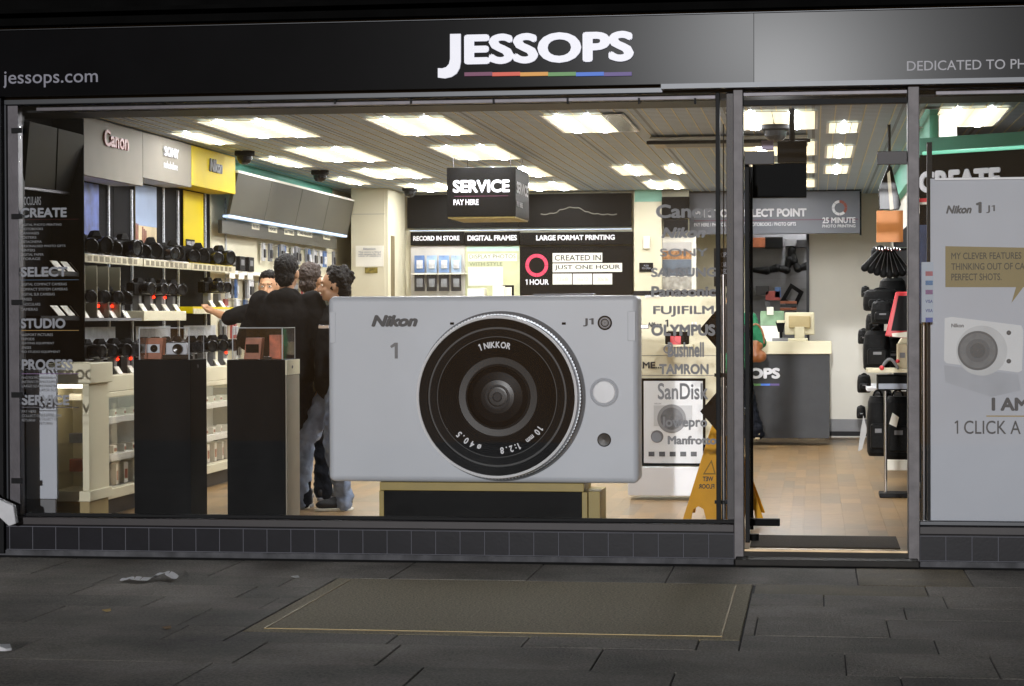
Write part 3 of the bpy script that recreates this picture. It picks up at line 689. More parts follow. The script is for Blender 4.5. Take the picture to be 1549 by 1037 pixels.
for (k, lv, i, yy, xx, zz) in shelf_pos:
    if (k, lv) == (2, 1) and i in (0, 1): continue
    led = (k, lv, i) in ((0, 1, 1), (0, 1, 2), (1, 1, 1), (1, 1, 2), (0, 2, 2), (0, 2, 3), (2, 2, 3))
    zc_ = zz + (.12 if lv > 0 else 0) - (.02 if (k, lv) == (0, 1) else 0)
    o = place(slr, (xx, yy, zc_ + .0005), R(48 + rr.uniform(-22, 22)), 'black camera %s from the street, %s, %s%s' % (ORD[i], lv_word[lv], bayname[k], ', red light lit' if led else ''), 'cameras on the wall bays')
    s = 1.3 if lv != 1 else 1.2; o.scale = (s, s, s)
    if lv == 0 and i % 2 == 1: o.scale = (1.35, 1.35, 1.6)
    if lv > 0:                                  # the stand and its slanted price card
        t = T('camera_stand', 'stand with price card, %s from the street, %s, %s' % (ORD[i], lv_word[lv], bayname[k]), 'camera stand', (xx, yy, zz), 'camera stands on the wall bays')
        hgt = .118 if (k, lv) != (0, 1) else .098
        MB().box(xx - .03, xx + .02, yy - .035, yy + .035, zz + .001, zz + hgt).build('riser', m_grey, t, .004)
        a = [Vector((xx + .06, yy - .05, zz + .002)), Vector((xx + .06, yy + .05, zz + .002)), Vector((xx + .025, yy + .05, zz + .055)), Vector((xx + .025, yy - .05, zz + .055))]
        MB().hull(a, [v + Vector((-.006, 0, -.001)) for v in a]).build('price_card', m_card, t)
        if led: MB().ball((xx + .025, yy + .03, zz + hgt - .012), .011).build('alarm_light', m_led, t)
# boxes in the cabinets
bx = T('product_box', 'box', 'box'); MB().box(-.05, .05, -.03, .03, 0, .09).build('carton', m_card, bx, .002)
MB().box(.0502, .051, -.022, .022, .02, .06).build('printed_label', m_orbox, bx)
for k in range(3):
    ya, yb = y_edge[k], y_edge[k + 1]
    for lv, zz in enumerate((.70, .43, .201)):
        for i in range(6):
            yy = ya + .12 + i * (yb - ya - .2) / 5.2; zz_ = zz + .0005
            if lv == 2: xx = XF - .06; zz_ = .2005
            else: xx = XF - .07
            o = place(bx, (xx - .02, yy, zz_), R(rr.uniform(-8, 8)), 'small carton in the glass cabinet of the %s, %s' % (bayname[k], ['top shelf', 'lower shelf', 'bottom row'][lv]), 'cartons in the cabinet of %s, %s' % (bayname[k], ['top shelf', 'lower shelf', 'bottom row'][lv]))
            o.scale = (1, 1, (.45, .6, 1.7)[lv])
panel(-.55, .35, 12.15, 12.8, 'ceiling light of the back room, above its grey slatted rack')
# near, dark end of the wall
t = T('dark_wall_unit', 'unlit black wall unit with slanted panels at the street end of the wall', 'wall unit', (-5.0, .7, 0))
ye = y_edge[0] - .006
MB().box(XB, XB + .02, .30, ye, 0, CZ - .01).build('back_panel', m_slat, t)
q = [PX(45, 183, XF + .02), PX(127.5, 204, XF + .02), PX(127.5, 292, XF - .10), PX(37, 281, XF - .10)]
for (i0, i1) in ((0, .49), (.51, 1)):
    lo = lambda u, v, s: u.lerp(v, s)
    a = [lo(q[0], q[1], i0), lo(q[0], q[1], i1), lo(q[3], q[2], i1), lo(q[3], q[2], i0)]
    MB().hull(a, [v + Vector((-.04, 0, 0)) for v in a]).build('slanted_panel', m_gpanel, t, .003)
a = [q[3], q[2]]
MB().hull([a[0] + Vector((.001, 0, -.004)), a[1] + Vector((.001, 0, -.004)), a[1] + Vector((.001, 0, -.02)), a[0] + Vector((.001, 0, -.02))], [v + Vector((-.04, 0, 0)) for v in (a[0] + Vector((0, 0, -.004)), a[1] + Vector((0, 0, -.004)), a[1] + Vector((0, 0, -.02)), a[0] + Vector((0, 0, -.02)))]).build('edge_trim', m_steel, t)
for zz in (1.72, 1.42): MB().box(XB + .021, XF - .03, .40, ye - .02, zz - .03, zz).build('shelf', m_dark, t)
for zz, nm in ((1.72, 'upper'), (1.42, 'lower')):
    for i in range(3):
        yy = .76 + i * .19; a = [Vector((XF - .04, yy, zz + .002)), Vector((XF - .04, yy + .13, zz + .002)), Vector((XF - .10, yy + .13, zz + .07)), Vector((XF - .10, yy, zz + .07))]
        one('price_card', MB().hull(a, [v + Vector((-.004, 0, -.001)) for v in a]), m_card, 'slanted price card on the %s dark shelf by the street' % nm, 'price card', 'price cards on the %s dark shelf' % nm)
# pale board and end cabinet
one('display_board', MB().pbox(30, 557, 85, 754, .30, .03).pbox(40, 755, 84, 790, .305, .03, 1), [m_pgrey, m_grey], 'pale grey board standing inside the window at the street end', 'board', bevel=.003)
t = T('glass_cabinet', 'cream glass fronted cabinet with lit shelves beside the pale grey board', 'display cabinet', (P(100, 700, .75).x, .9, 0))
c0, c1, cY = P(74, 600, .72).x, P(133, 600, .72).x, .72
zt0, zt1 = P(100, 549, cY).z, P(100, 580, cY).z
MB().box(c0, c1 + .03, cY - .03, cY + .42, zt1, zt0).build('top', m_cream, t, .005)
zb0 = P(100, 742, cY).z
MB().box(c0, c0 + .02, cY, cY + .42, zb0, zt1 - .001).box(c1 - .02, c1, cY, cY + .42, zb0, zt1 - .001).box(c0 + .021, c1 - .021, cY + .40, cY + .42, zb0, zt1 - .001).build('frame', m_cream, t)
MB().box(c0, c1 + .02, cY - .02, cY + .42, zb0 - .07, zb0 - .001).build('bottom_rail', m_cream, t, .004)
MB().box(c0 + .03, c1, cY + .02, cY + .40, .0, zb0 - .071).build('base', M('tan_base', '9a875a', .6), t)
zs = [P(100, y_, cY).z for y_ in (607, 672, 716)]
MB().box(c1 - .035, c1 + .012, cY - .012, cY + .002, zb0, zt1 - .002).box(c0 + .0, c0 + .03, cY - .012, cY + .002, zb0, zt1 - .002).build('door_stile', m_cream, t, .003)
for z_ in zs: MB().box(c0 + .022, c1 - .022, cY + .02, cY + .398, z_ - .012, z_).build('shelf', m_acryl, t)
MB().box(c0 + .021, c1 - .021, cY + .003, cY + .009, zb0, zt1 - .002).build('door_glass', m_acryl, t)
MB().cyl((c0 + .04, cY + .06, zt1 - .02), (c1 - .04, cY + .06, zt1 - .02), .010, n=10).build('cabinet_tube', M('cabinet_tube_bright', 'ffffff', .4, var=0, emit='fff6e8', estr=14), t)
for i, z_ in enumerate(zs):
    one('product_box', MB().box(c0 + .08, c1 - .10, cY + .16, cY + .26, z_ + .001, z_ + .045 + .02 * i), (m_card, m_packs[2], m_orbox)[i], 'carton on the %s shelf of the cream end cabinet' % ['top', 'middle', 'bottom'][i], 'box', bevel=.003)
# --- far wall unit with slanted olive panels
t = T('accessory_wall_unit', 'long accessory wall unit under slanted olive grey panels with white name labels', 'wall unit', (-5.0, 6.9, 0))
yA, yB = y_edge[3] + .01, 9.70
XT, XL = XF + .02, XF - .06
zt_, zl_ = 2.66, 2.305
n = 4
for i in range(n):
    u0, u1 = yA + (yB - yA) * i / n + .006, yA + (yB - yA) * (i + 1) / n - .006
    a = [Vector((XT, u0, zt_)), Vector((XT, u1, zt_)), Vector((XL, u1, zl_)), Vector((XL, u0, zl_))]
    MB().hull(a, [v + Vector((-.03, 0, 0)) for v in a]).build('slanted_panel', m_olive, t)
MB().box(XT - .04, XT, yA, yB, zt_ + .002, zt_ + .022).build('top_edge', m_card, t)
MB().box(XL - .06, XL - .005, yA, yB, zl_ - .030, zl_ - .008).build('light_strip', m_lampc, t)
MB().box(XL - .10, XL - .065, yA, yB - .25, 2.14, zl_ - .05).build('name_fascia', m_olive, t)
xx = XL - .064
for sx, p0, p1, py in (('FILTERS', 381, 392, 342), ('MEMORY', 406, 419, 346.5), ('BATTERIES', 430, 444.5, 350.5), ('CARD READERS', 450, 472, 353), ('TRIPODS', 489, 499, 358)):
    a, b = PX(p0, py, xx), PX(p1, py, xx); zc_ = PX((p0 + p1) / 2, py, xx).z
    MB().box(xx, xx + .002, a.y, b.y, zc_ - .03, zc_ + .03).build('name_label', m_cream, t)
    textx(sx, xx + .003, a.y + .03, b.y - .03, zc_ - .016, zc_ + .016, m_textd, t, .02)
MB().box(XB, XB + .02, yA, yB, 0, 2.73).build('back_panel', m_cream2, t)
MB().box(XB + .021, XF - .1, yA, yB, 1.79, 1.82).build('shelf', m_card, t)
MB().box(XB + .021, XF, yA, yB, .80, .90).build('counter', m_cream, t)
MB().box(XB + .021, XF - .04, yA, yB, 0, .799).build('cupboard', M('warm_grey_cupboard', '8c877a', .5), t)
one('cove_light', MB().box(XB + .06, XB + .08, y_edge[3], 9.7, 2.67, 2.685), m_lampt, 'teal cove light above the slanted olive panels', 'cove light')
one('cove_board', MB().box(XB, XB + .02, y_edge[3], 9.7, 2.735, CZ - .001).box(XB + .021, XB + .024, y_edge[3], 9.7, 2.60, CZ - .001), m_teal, 'board coloured with teal glow between the slanted olive panels and the ceiling', 'board')  # board colour carries the teal cove glow
# hung packs and black boxes
pk = T('accessory_pack', 'pack', 'pack'); MB().box(0, .02, -.05, .05, 0, .17).build('card', m_packs[0], pk); MB().box(.0205, .035, -.035, .035, .03, .11).build('blister', m_packs[3], pk, .006)
MB().cyl((-.05, 0, .155), (.05, 0, .155), .003, n=6).build('peg', m_chrome, pk)
protos = [pk]
for i, c in enumerate((m_blue, m_packs[2], m_packs[4])):
    q = T('accessory_pack', 'pack', 'pack'); MB().box(0, .02, -.05, .05, 0, .17).build('card', c, q); MB().box(.0205, .035, -.035, .035, .03, .11).build('blister', m_packs[(0, 3, 0)[i]], q, .006)
    MB().cyl((-.05, 0, .155), (.05, 0, .155), .003, n=6).build('peg', m_chrome, q); protos.append(q)
cn = ['white', 'blue', 'grey', 'red']
for row, zz in enumerate((1.94, 1.58, 1.40, 1.22, 1.04)):
    for i in range(22):
        yy = yA + .30 + i * (yB - yA - .42) / 22 + rr.uniform(-.04, .04)
        if row == 0 and yy < 6.6: continue
        ci = rr.choice([0, 0, 1, 1, 2, 2, 3]) if row > 0 else rr.choice([0, 1, 2, 2])
        place(protos[ci], (XB + .03 + rr.random() * .10, yy, zz), R(rr.uniform(-10, 10)), '%s hanging pack on the %s row of the accessory wall unit' % (cn[ci], ORD[row]), '%s packs on the %s row of the accessory wall' % (cn[ci], ORD[row]))
kb = T('black_box', 'box', 'box'); MB().box(-.05, .05, -.09, .09, 0, .13).build('carton', m_bag, kb, .005); MB().box(.0502, .052, -.05, .05, .05, .10).build('silver_label', m_grey, kb)
for i in range(3):
    place(kb, (XF - .13, yA + .2 + i *  .30, 1.821), 0, 'black box on the accessory wall shelf, %s from the yellow bay' % ORD[i], 'black boxes on the accessory wall shelf')
    a_ = yA + .12 + i * .30; a = [Vector((XF - .098, a_, 1.75)), Vector((XF - .098, a_ + .18, 1.75)), Vector((XF - .098, a_ + .18, 1.82)), Vector((XF - .098, a_, 1.82))]
    one('price_card', MB().hull(a, [v + Vector((.004, 0, 0)) for v in a]), m_card, 'white price card on the shelf edge under a black box, %s from the yellow bay' % ORD[i], 'price card', 'price cards under the black boxes')
# ================================================================== DISPLAYS NEAR THE WINDOW
def plinth(fx0, fx1, sx1, ytop, Y, label, cream=False):
    a, b = P(fx0, ytop, Y), P(fx1, ytop, Y); zt2 = a.z; D_ = .37
    t = T('display_plinth', label, 'plinth', ((a.x + b.x) / 2, Y + D_ / 2, 0))
    MB().box(a.x, b.x, Y, Y + D_, .0, zt2).build('front_body', m_black, t, .003)
    if cream:
        MB().box(b.x + .001, b.x + .012, Y + .02, Y + D_, zt2 - .10, zt2 - .002).build('lock_panel', m_cream, t, .002)
        MB().box(b.x + .001, b.x + .009, Y + .02, Y + D_, .0, zt2 - .102).build('side_panel', M('beige_side', '8a8272', .5), t, .002)
        MB().cyl((b.x + .012, Y + .16, zt2 - .05), (b.x + .016, Y + .16, zt2 - .05), .010, n=12).build('lock', m_steel, t)
    else:
        MB().cyl((b.x, Y + .16, zt2 - .045), (b.x + .004, Y + .16, zt2 - .045), .012, n=12).build('lock', m_steel, t)
    return a.x, b.x, zt2, D_
def case(x0, x1, Y, D_, z0, h, label):
    t = T('acrylic_case', label, 'display case', ((x0 + x1) / 2, Y + D_ / 2, z0))
    g_ = .005; z0 += .001
    mb = MB(); mb.box(x0, x1, Y, Y + g_, z0, z0 + h).box(x0, x1, Y + D_ - g_, Y + D_, z0, z0 + h)
    mb.box(x0, x0 + g_, Y + g_ + .001, Y + D_ - g_ - .001, z0, z0 + h).box(x1 - g_, x1, Y + g_ + .001, Y + D_ - g_ - .001, z0, z0 + h)
    mb.box(x0, x1, Y, Y + D_, z0 + h + .0005, z0 + h + g_).build('panes', m_acryl, t)
    e = .003; mb = MB(); m_ = z0 + h + g_
    mb.box(x0 - e, x1 + e, Y - e, Y, m_ - e, m_ + e).box(x1, x1 + e, Y, Y + D_, m_ - e, m_ + e).box(x0 - e, x0, Y, Y + D_, m_ - e, m_ + e)
    for xx in (x0, x1): mb.box(xx - e, xx + e, Y - e - .001, Y - .001, z0, m_ - e - .001)
    mb.box(x1, x1 + e, Y + D_ - e, Y + D_, z0, m_ - e - .001)
    mb.build('polished_edges', M('acrylic_edge', 'b8bcc0', .2, var=.1), t)
def compact(name, loc, label, body, s=1.0, rz=0):
    t = T(name, label, 'camera')
    MB().box(-.065, .065, -.014, .016, 0, .070).build('body', body, t, .007)
    MB().lathe((.012, -.0145, .034), [(.001, 0), (.030, 0), (.030, .022), (.026, .026), (.024, .020), (.001, .016)], n=28).build('lens', m_blackg, t)
    MB().box(-.05, -.02, -.008, .010, .0705, .075).build('shutter_plate', m_steel, t, .002)
    t.location = loc; t.rotation_euler = (0, 0, rz); t.scale = (s, s, s); return t
def carton(cx, Y, z0, w_, h, label, lensd=True):
    t = T('camera_carton', label, 'box', (cx, Y, z0))
    a = [Vector((cx - w_ / 2 + i * w_, Y + j * .07, z0)) for i, j in ((0, 0), (1, 0), (1, 1), (0, 1))]
    MB().hull(a, [v + Vector((.012, .01, h)) for v in a]).build('carton', m_orbox, t, .002)
    MB().box(cx - w_ * .36, cx + w_ * .42, Y - .003, Y - .0005, z0 + h * .30, z0 + h * .70).build('printed_camera', m_silver if lensd else m_black, t)
    MB().lathe((cx + .01, Y - .0035, z0 + h * .5), [(.001, .001), (w_ * .22, .001), (w_ * .22, 0)], n=20).build('printed_lens', m_black, t)
pa = plinth(202, 288, 313, 544, .55, 'tall black display plinth in the window nearest the street end, topped by a clear case')
pb = plinth(343, 430, 447, 544, .55, 'tall black display plinth with a cream side, beside the giant camera', True)
cw = P(210, 500, .57).x
case(P(211, 500, .57).x, P(286, 500, .57).x, .57, .33, pa[2], P(250, 497, .57).z - pa[2], 'clear acrylic case holding a carton and a white compact camera')
case(P(352, 500, .57).x, P(427, 500, .57).x, .57, .33, pb[2], P(390, 497, .57).z - pb[2], 'clear acrylic case holding cartons, on the plinth with a cream side')
p = P(231, 543, .72); carton(p.x, .72, pa[2] + .0015, .115, .14, 'orange brown carton printed with a silver camera, in the first acrylic case')
p = P(268, 543, .70); MB_ = MB().box(p.x - .09, p.x + .09, .66, .76, pa[2] + .0015, pa[2] + .03); one('case_stand', MB_, m_blackg, 'low black stand under the white compact camera', 'stand', bevel=.004)
compact('compact_camera', (p.x, .70, pa[2] + .031), 'white compact camera on a low black stand in an acrylic case', m_silver, 1.12)
p = P(381, 543, .70); carton(p.x, .70, pb[2] + .0015, .11, .14, 'orange brown carton printed with a black camera, in the second acrylic case', False)
p = P(421, 543, .74); one('photo_carton', MB().box(p.x - .06, p.x + .015, .74, .82, pb[2] + .0015, pb[2] + .16), M('orange_red_print', 'c0603a', .5, var=.6, scale=18), 'orange red printed carton at the cream side end of the second case', 'box', bevel=.002)
p = P(405, 543, .66); one('leaflet_strip', MB().box(p.x - .03, p.x + .03, .64, .66, pb[2] + .0015, pb[2] + .018), m_blackg, 'low black strip in front of the cartons in the second case', 'strip', bevel=.002)

# ---- the giant camera on its plinth
GY = .62
a, b = P(497, 728, GY), P(965.5, 446, GY)
gx0, gx1, gz0, gz1 = a.x, b.x, a.z, b.z
t = T('giant_camera', 'giant silver compact camera model with a huge black lens, filling the window centre', 'camera model', ((gx0 + gx1) / 2, GY + .25, gz0))
body = MB(); body.box(gx0, gx1, GY, GY + .29, gz0, gz1)
bo = body.build('body', m_silver, t, .04, seg=5)
bo.data.polygons.foreach_set('use_smooth', [True] * len(bo.data.polygons))
MB().pbox(806, 443.5, 897, 447, GY + .12, .2).build('flash_cover', m_strip, t, .004)
# side lugs
for px0, px1, sgn in ((481, 498, 0), (967, 981, 1)):
    MB().pbox(px0, 491, px1, 497, GY + .2, .03).build('strap_lug', m_chrome, t, .004)
MB().pbox(498.5, 471, 508, 519, GY - .003, .03).build('strap_panel', m_silver, t, .006)
MB().pbox(949, 470, 961.5, 516, GY - .003, .03).build('strap_panel', m_silver, t, .006)
def rad(px): return px / 3200 * (CAM.y * -1 + GY)
lc = P(758.5, 598.5, GY)
Rk = rad(126)
base = Vector((lc.x, GY - .0005, lc.z))
# knurled ring (real teeth)
mb = MB(); n = 150
ringA, ringB, ringC = [], [], []
prof_t = []
for i in range(n * 2):
    t_ = math.pi * i / n; r_ = Rk * (1.0 if i % 2 else .985)
    prof_t.append((math.cos(t_) * r_, math.sin(t_) * r_))
depth_k = .19
A = [base + Vector((x, -.05, z)) for x, z in prof_t]; B = [base + Vector((x, -.125, z)) for x, z in prof_t]
mb.hull(A, B)
mb.lathe(base, [(Rk * 1.03, 0), (Rk * 1.03, .03), (Rk * .99, .05)], n=96)
mb.lathe(base, [(Rk * .984, .124), (Rk * .98, .17), (Rk * .975, .18), (Rk * .965, .205)], n=96)
ring = mb.build('lens_barrel', M('knurled_metal', 'a4a8ae', .25, metal=.5, var=.1), t)
ff = base + Vector((0, -.205, 0))
lens = MB()
lens.lathe(ff, [(Rk * .972, 0), (Rk * .972, .012), (Rk * .955, .017), (Rk * .942, .012), (Rk * .94, .004)], n=128); lens.build('polished_ring', m_ringw, t)
lens = MB()
prof = [(Rk * .939, .004, 0), (Rk * .935, .010, 0), (Rk * .842, .004, 0), (Rk * .838, -.02, 1), (Rk * .815, -.02, 1), (Rk * .812, .0, 0), (Rk * .73, -.004, 0), (Rk * .726, -.007, 1), (Rk * .718, -.007, 1), (Rk * .714, -.004, 0),
        (Rk * .48, -.03, 0), (Rk * .475, -.05, 1), (Rk * .395, -.055, 1), (Rk * .39, -.04, 0), (Rk * .37, -.04, 0), (Rk * .362, -.055, 0), (Rk * .355, -.06, 0)]
lens.lathe(ff, prof, n=128); lf = lens.build('lens_face', [m_lens1, m_lens2], t)
mb = MB()
for k in range(9):
    r_ = Rk * (.50 + k * .024); d_ = -.03 + (.026) * (k * .024 + .02) / .234
    mb.lathe(ff, [(r_, d_ + .0002), (r_ + .002, d_ + .0016), (r_ + .004, d_ + .0005)], n=96)
mb.build('fine_grooves', m_lens1, t)
gl = MB().lathe(ff, [(Rk * .356, -.06), (Rk * .30, -.045), (Rk * .2, -.033), (Rk * .1, -.028), (.001, -.027)], n=96).build('front_element', m_lensg, t)
MB().lathe(ff, [(Rk * .15, -.0265), (Rk * .13, -.0255), (Rk * .12, -.0262)], n=64).lathe(ff, [(Rk * .06, -.024), (Rk * .045, -.022), (.001, -.022)], n=48).build('inner_ring', M('dark_ring', '232326', .5, spec=.2), gl)
def ringtext(items, r, dep, mat, parent, hgt):
    mb = MB()
    for sx, adeg, sc in items:                   # angle clockwise from the top, tops outward
        vs, fs = glyph(sx); w0, w1 = min(v.x for v in vs), max(v.x for v in vs); y0, y1 = 0, .69
        th = R(adeg); out = Vector((math.sin(th), 0, math.cos(th))); tan = Vector((math.cos(th), 0, -math.sin(th)))
        k = hgt * sc / .69; bo = .035
        for q, (da, db) in enumerate(OFF[:5]):
            mb.add([ff + Vector((0, -dep - .0002 * q, 0)) + tan * ((v.x + da * bo - (w0 + w1) / 2) * k * .82) + out * (r + (v.y + db * bo - .345) * k) for v in vs], fs)
    mb.build('lens_lettering', mat, parent)
def spread(sx, a0, a1, sc=1):
    ws = []
    for ch in sx:
        if ch == ' ': ws.append(.35); continue
        vs, _ = glyph(ch); ws.append(max(v.x for v in vs) - min(v.x for v in vs) + .13)
    tot = sum(ws); out = []; acc = 0
    for ch, w_ in zip(sx, ws):
        if ch != ' ': out.append((ch, a0 + (a1 - a0) * (acc + w_ / 2) / tot, sc))
        acc += w_
    return out
ringtext(spread('1', -20.5, -17, 1.1) + spread('NIKKOR', -14.5, 16), rad(79), -.003, m_textw, t, rad(8.8))
ringtext(spread('10', 123, 134) + spread('mm', 136, 146, .8) + spread('1:2.8', 153, 178) + spread('ø40.5', 196, 229), rad(81), -.003, m_textw, t, rad(9.3))
Yg = GY - .002
text('Nikon', 562, 476, 632, 494, Yg, m_textd, t, .055, .006, .28)
mb = MB(); mb.poly([(597, 518), (601.5, 518), (601.5, 542), (597, 542), (597, 523.5), (592, 526), (590, 523)], Yg - .004, .0045); mb.build('lettering', m_grey, t)
text('J1', 882, 481, 898, 493.5, Yg, m_textd, t, .02, .004)
for px in (684, 853):
    p = P(px, 489, GY); MB().cyl((p.x - .012, GY - .004, p.z), (p.x + .012, GY - .004, p.z), .0075, n=10).build('microphone', m_black, t, 0)
p = P(915, 488, GY); c_ = Vector((p.x, GY - .0005, p.z))
MB().lathe(c_, [(.046, 0), (.046, .006), (.038, .010), (.037, .004), (.026, .004), (.026, .009), (.022, .010), (.021, .004), (.001, .004)], n=48).build('sensor_window', m_blackg, t)
MB().lathe(c_, [(.031, .0045), (.031, .006), (.027, .006)], n=40).lathe(c_, [(.012, .0045), (.012, .006), (.009, .006)], n=30).build('sensor_ring', m_steel, t)
p = P(914, 593, GY); c_ = Vector((p.x, GY - .0005, p.z))
MB().lathe(c_, [(.092, 0), (.092, .004), (.082, .012), (.074, .004)], n=64).build('button_surround', m_silver, t)
MB().lathe(c_, [(.072, .002), (.070, .012), (.066, .014), (.001, .016)], n=64).build('round_button', m_white, t)
p = P(914, 665, GY); c_ = Vector((p.x, GY - .0005, p.z))
MB().lathe(c_, [(.044, 0), (.044, .004), (.041, .006), (.038, .002), (.001, .001)], n=40).build('lamp_window', m_blackg, t)
t = T('camera_plinth', 'low black plinth with gold edging carrying the giant camera', 'plinth', ((gx0 + gx1) / 2, GY + .2, 0))
a, b = P(576, 731, GY - .02), P(880, 790, GY - .02)
MB().box(a.x + .02, b.x, GY - .02, GY + .40, 0, gz0 - .055).build('front_panel', m_black, t, .002)
MB().box(a.x - .012, b.x + .012, GY - .0, GY + .45, gz0 - .054, gz0 - .001).build('top_board', m_trim, t, .003)
MB().box(a.x - .012, a.x + .019, GY - .015, GY + .45, 0, gz0 - .055).build('edge_board', m_trim, t, .002)
MB().box(b.x + .001, b.x + .035, GY - .015, GY + .45, 0, gz0 - .055).build('edge_board', m_trim, t, .002)
MB().box(b.x + .036, b.x + .11, GY + .05, GY + .45, 0, gz0 - .055).build('side_board', m_trim, t, .002)

# ---- stand with framed poster behind the brand names
SYp = 3.4
t = T('promotion_stand', 'tall cream promotion stand behind the brand names, with a small camera and a framed poster', 'display stand', (P(1025, 700, SYp).x, SYp + .15, 0))
MB().pbox(964, 447, 1090, 707, SYp, .25).build('cream_panel', m_cream, t, .004)
MB().pbox(950, 706.5, 1064, 749, SYp - .06, .36).build('white_base', m_white, t, .004)
MB().pbox(958, 439, 1090, 446.5, SYp - .004, .25).build('black_strip', m_dark, t)
text('JESSOPS', 975, 446, 1000, 450.5, SYp - .006, m_textw, t, .03)
for yy in (537, 567): MB().pbox(966, yy, 1088, yy + .8, SYp - .002, .0015).build('panel_seam', m_grey, t)
text('Nikon', 980, 487, 1001, 495, SYp - .003, m_textd, t, .05, 0, .28); text('1', 1006, 483, 1011, 494, SYp - .003, m_textd, t, .03)
text('J1', 1044, 487, 1054, 495, SYp - .003, m_textw, t, .03)
text('ME...', 972, 547, 1001, 557, SYp - .003, m_textd, t, .03)
fr = MB().pbox(970, 572, 1067, 704, SYp - .02, .018).build('poster_frame', m_black, t, .002)
MB().pbox(974, 576, 1063, 700, SYp - .0225, .002).build('poster', M('poster_paper', 'dfe1e3', .5, var=.03), fr)
# printed pictures on the poster (flat print)
pr = MB(); Yp = SYp - .0235
pr.pbox(989, 613, 1047, 644, Yp, .0006)
pr.build('printed_camera', M('print_pale_grey', 'c2c4c6', .5), fr)
c_ = P(1016, 633, Yp - .0008)
MB().lathe(c_, [(.11, 0), (.105, .0004), (.001, .0005)], n=40).build('printed_lens', M('print_grey', '85878a', .5), fr)
c_.y -= .0009; MB().lathe(c_, [(.085, 0), (.001, .0004)], n=40).build('printed_lens', M('print_mid_grey', '6c6e72', .5, var=.4, scale=20), fr)
c_ = P(994, 660, Yp - .0008); MB().lathe(c_, [(.048, 0), (.001, .0004)], n=30).build('printed_badge', m_grey, fr)
mb = MB()
for i in range(5): mb.pbox(981 + i * 16, 683, 990 + i * 16, 690, Yp - .0008, .0006)
mb.build('printed_icons', M('print_dark_grey', '55565a', .5, var=.4, scale=40), fr)
text('NIKON', 990, 609, 1000, 611.5, Yp - .001, m_grey, fr)
sh_ = MB().pbox(1000, 521, 1048, 524, SYp - .14, .14).build('shelf', m_cream, t)
o = compact('compact_camera', (P(1024, 516, SYp - .1).x, SYp - .08, P(1024, 521, SYp - .14).z + .001), 'red and black compact camera on the cream promotion stand', m_black, 1.4)
one('acrylic_block', MB().pbox(1014, 508, 1030, 521, SYp - .135, .02), m_red, 'small red block in front of the compact camera on the promotion stand', 'block', bevel=.003)

# ---- wet floor sign, tall hanging stars
t = T('wet_floor_sign', 'yellow folding wet floor sign standing just inside by the doorway', 'floor sign', (P(1090, 785, 1.15).x, 1.3, 0))
WY = 1.0
wp = [(1033, 785), (1046, 785), (1048, 771), (1056, 766), (1064, 770), (1068, 785), (1126, 785), (1128, 772), (1136, 768), (1141, 772), (1143, 785), (1155, 785), (1108, 650), (1103, 641), (1077, 641), (1073, 650)]
pts = []
z_top = P(1090, 641, WY).z
def lean(px, py, s):
    p = P(px, py, WY); k = p.z / z_top; return Vector((p.x, WY + .22 + s * .26 * (1 - k) , p.z))
for s, nm in ((-1, 'front_panel'), (1, 'rear_panel')):
    A = [lean(x, y, s) for x, y in wp]; A = [Vector((v.x, v.y, max(v.z, .002))) for v in A]
    pn = MB().hull(A, [v + Vector((0, .02, 0)) for v in A]).build(nm, m_signy, t, .004)
    if s < 0:
        mb = MB()
        for sx, x0, y0, x1, y1 in (('WET', 1062, 722, 1078, 729), ('FLOOR', 1056, 733, 1080, 740)):
            a, b, c_ = lean(x0, y1, -1), lean(x1, y1, -1), lean(x0, y0, -1)
            addtext(mb, sx, b + Vector((0, -.002, 0)), a - b, (c_ - a), .03)   # reads mirrored, as in the photograph
        mb.build('sign_lettering', m_textd, pn)
        a, b, c_ = lean(1062, 719, -1), lean(1082, 719, -1), lean(1075, 697, -1); ce = (a + b + c_) / 3; q = Vector((0, -.003, 0))
        tri = [v + q for v in (a, b, c_)]; ti = [ce + (v - ce) * .7 + q for v in (a, b, c_)]
        MB().add(tri + ti, [(0, 1, 4, 3), (1, 2, 5, 4), (2, 0, 3, 5)]).build('warning_triangle', M('worn_print', '8a6a1c', .6), pn)
def star(cx, cy, Y, label, w_=36, h=42):
    t = T('hanging_star', label, 'display board', tuple(P(cx, cy, Y)), 'four pointed boards by the doorway')
    MB().poly([(cx - w_, cy), (cx, cy - h), (cx + 1, cy - h + 2), (cx + 1, cy + h - 2), (cx, cy + h)], Y, .03).build('black_half', m_black, t)
    MB().poly([(cx + 1.2, cy - h + 2), (cx + w_, cy), (cx + 1.2, cy + h - 2)], Y + .002, .03).build('white_half', m_white, t)
star(1095, 497, .42, 'black and white diamond board hanging beside the doorway, upper one')
star(1095, 622, .42, 'black and white diamond board hanging beside the doorway, lower one')
x_ = P(1095, 500, .46).x
one('cord', MB().cyl((x_, .46, .35), (x_, .46, 2.6), .004, n=6), m_black, 'thin black cord on which the two diamond boards hang', 'cord')
t = T('opening_board', 'narrow black board with white words behind the doorway post', 'notice board', tuple(P(1098, 500, .30)))
MB().pbox(1080, 375, 1112, 433, .30, .02).build('board', m_dark, t)
texts([('OPS', 1091, 381, 1101, 389), ('CARD', 1091, 396, 1102, 404), ('MEONE', 1091, 406, 1106, 414)], .298, m_textg, t, .02)
MB().pbox(1085, 433, 1090, 800, .30, .03).build('post', m_dark, t)

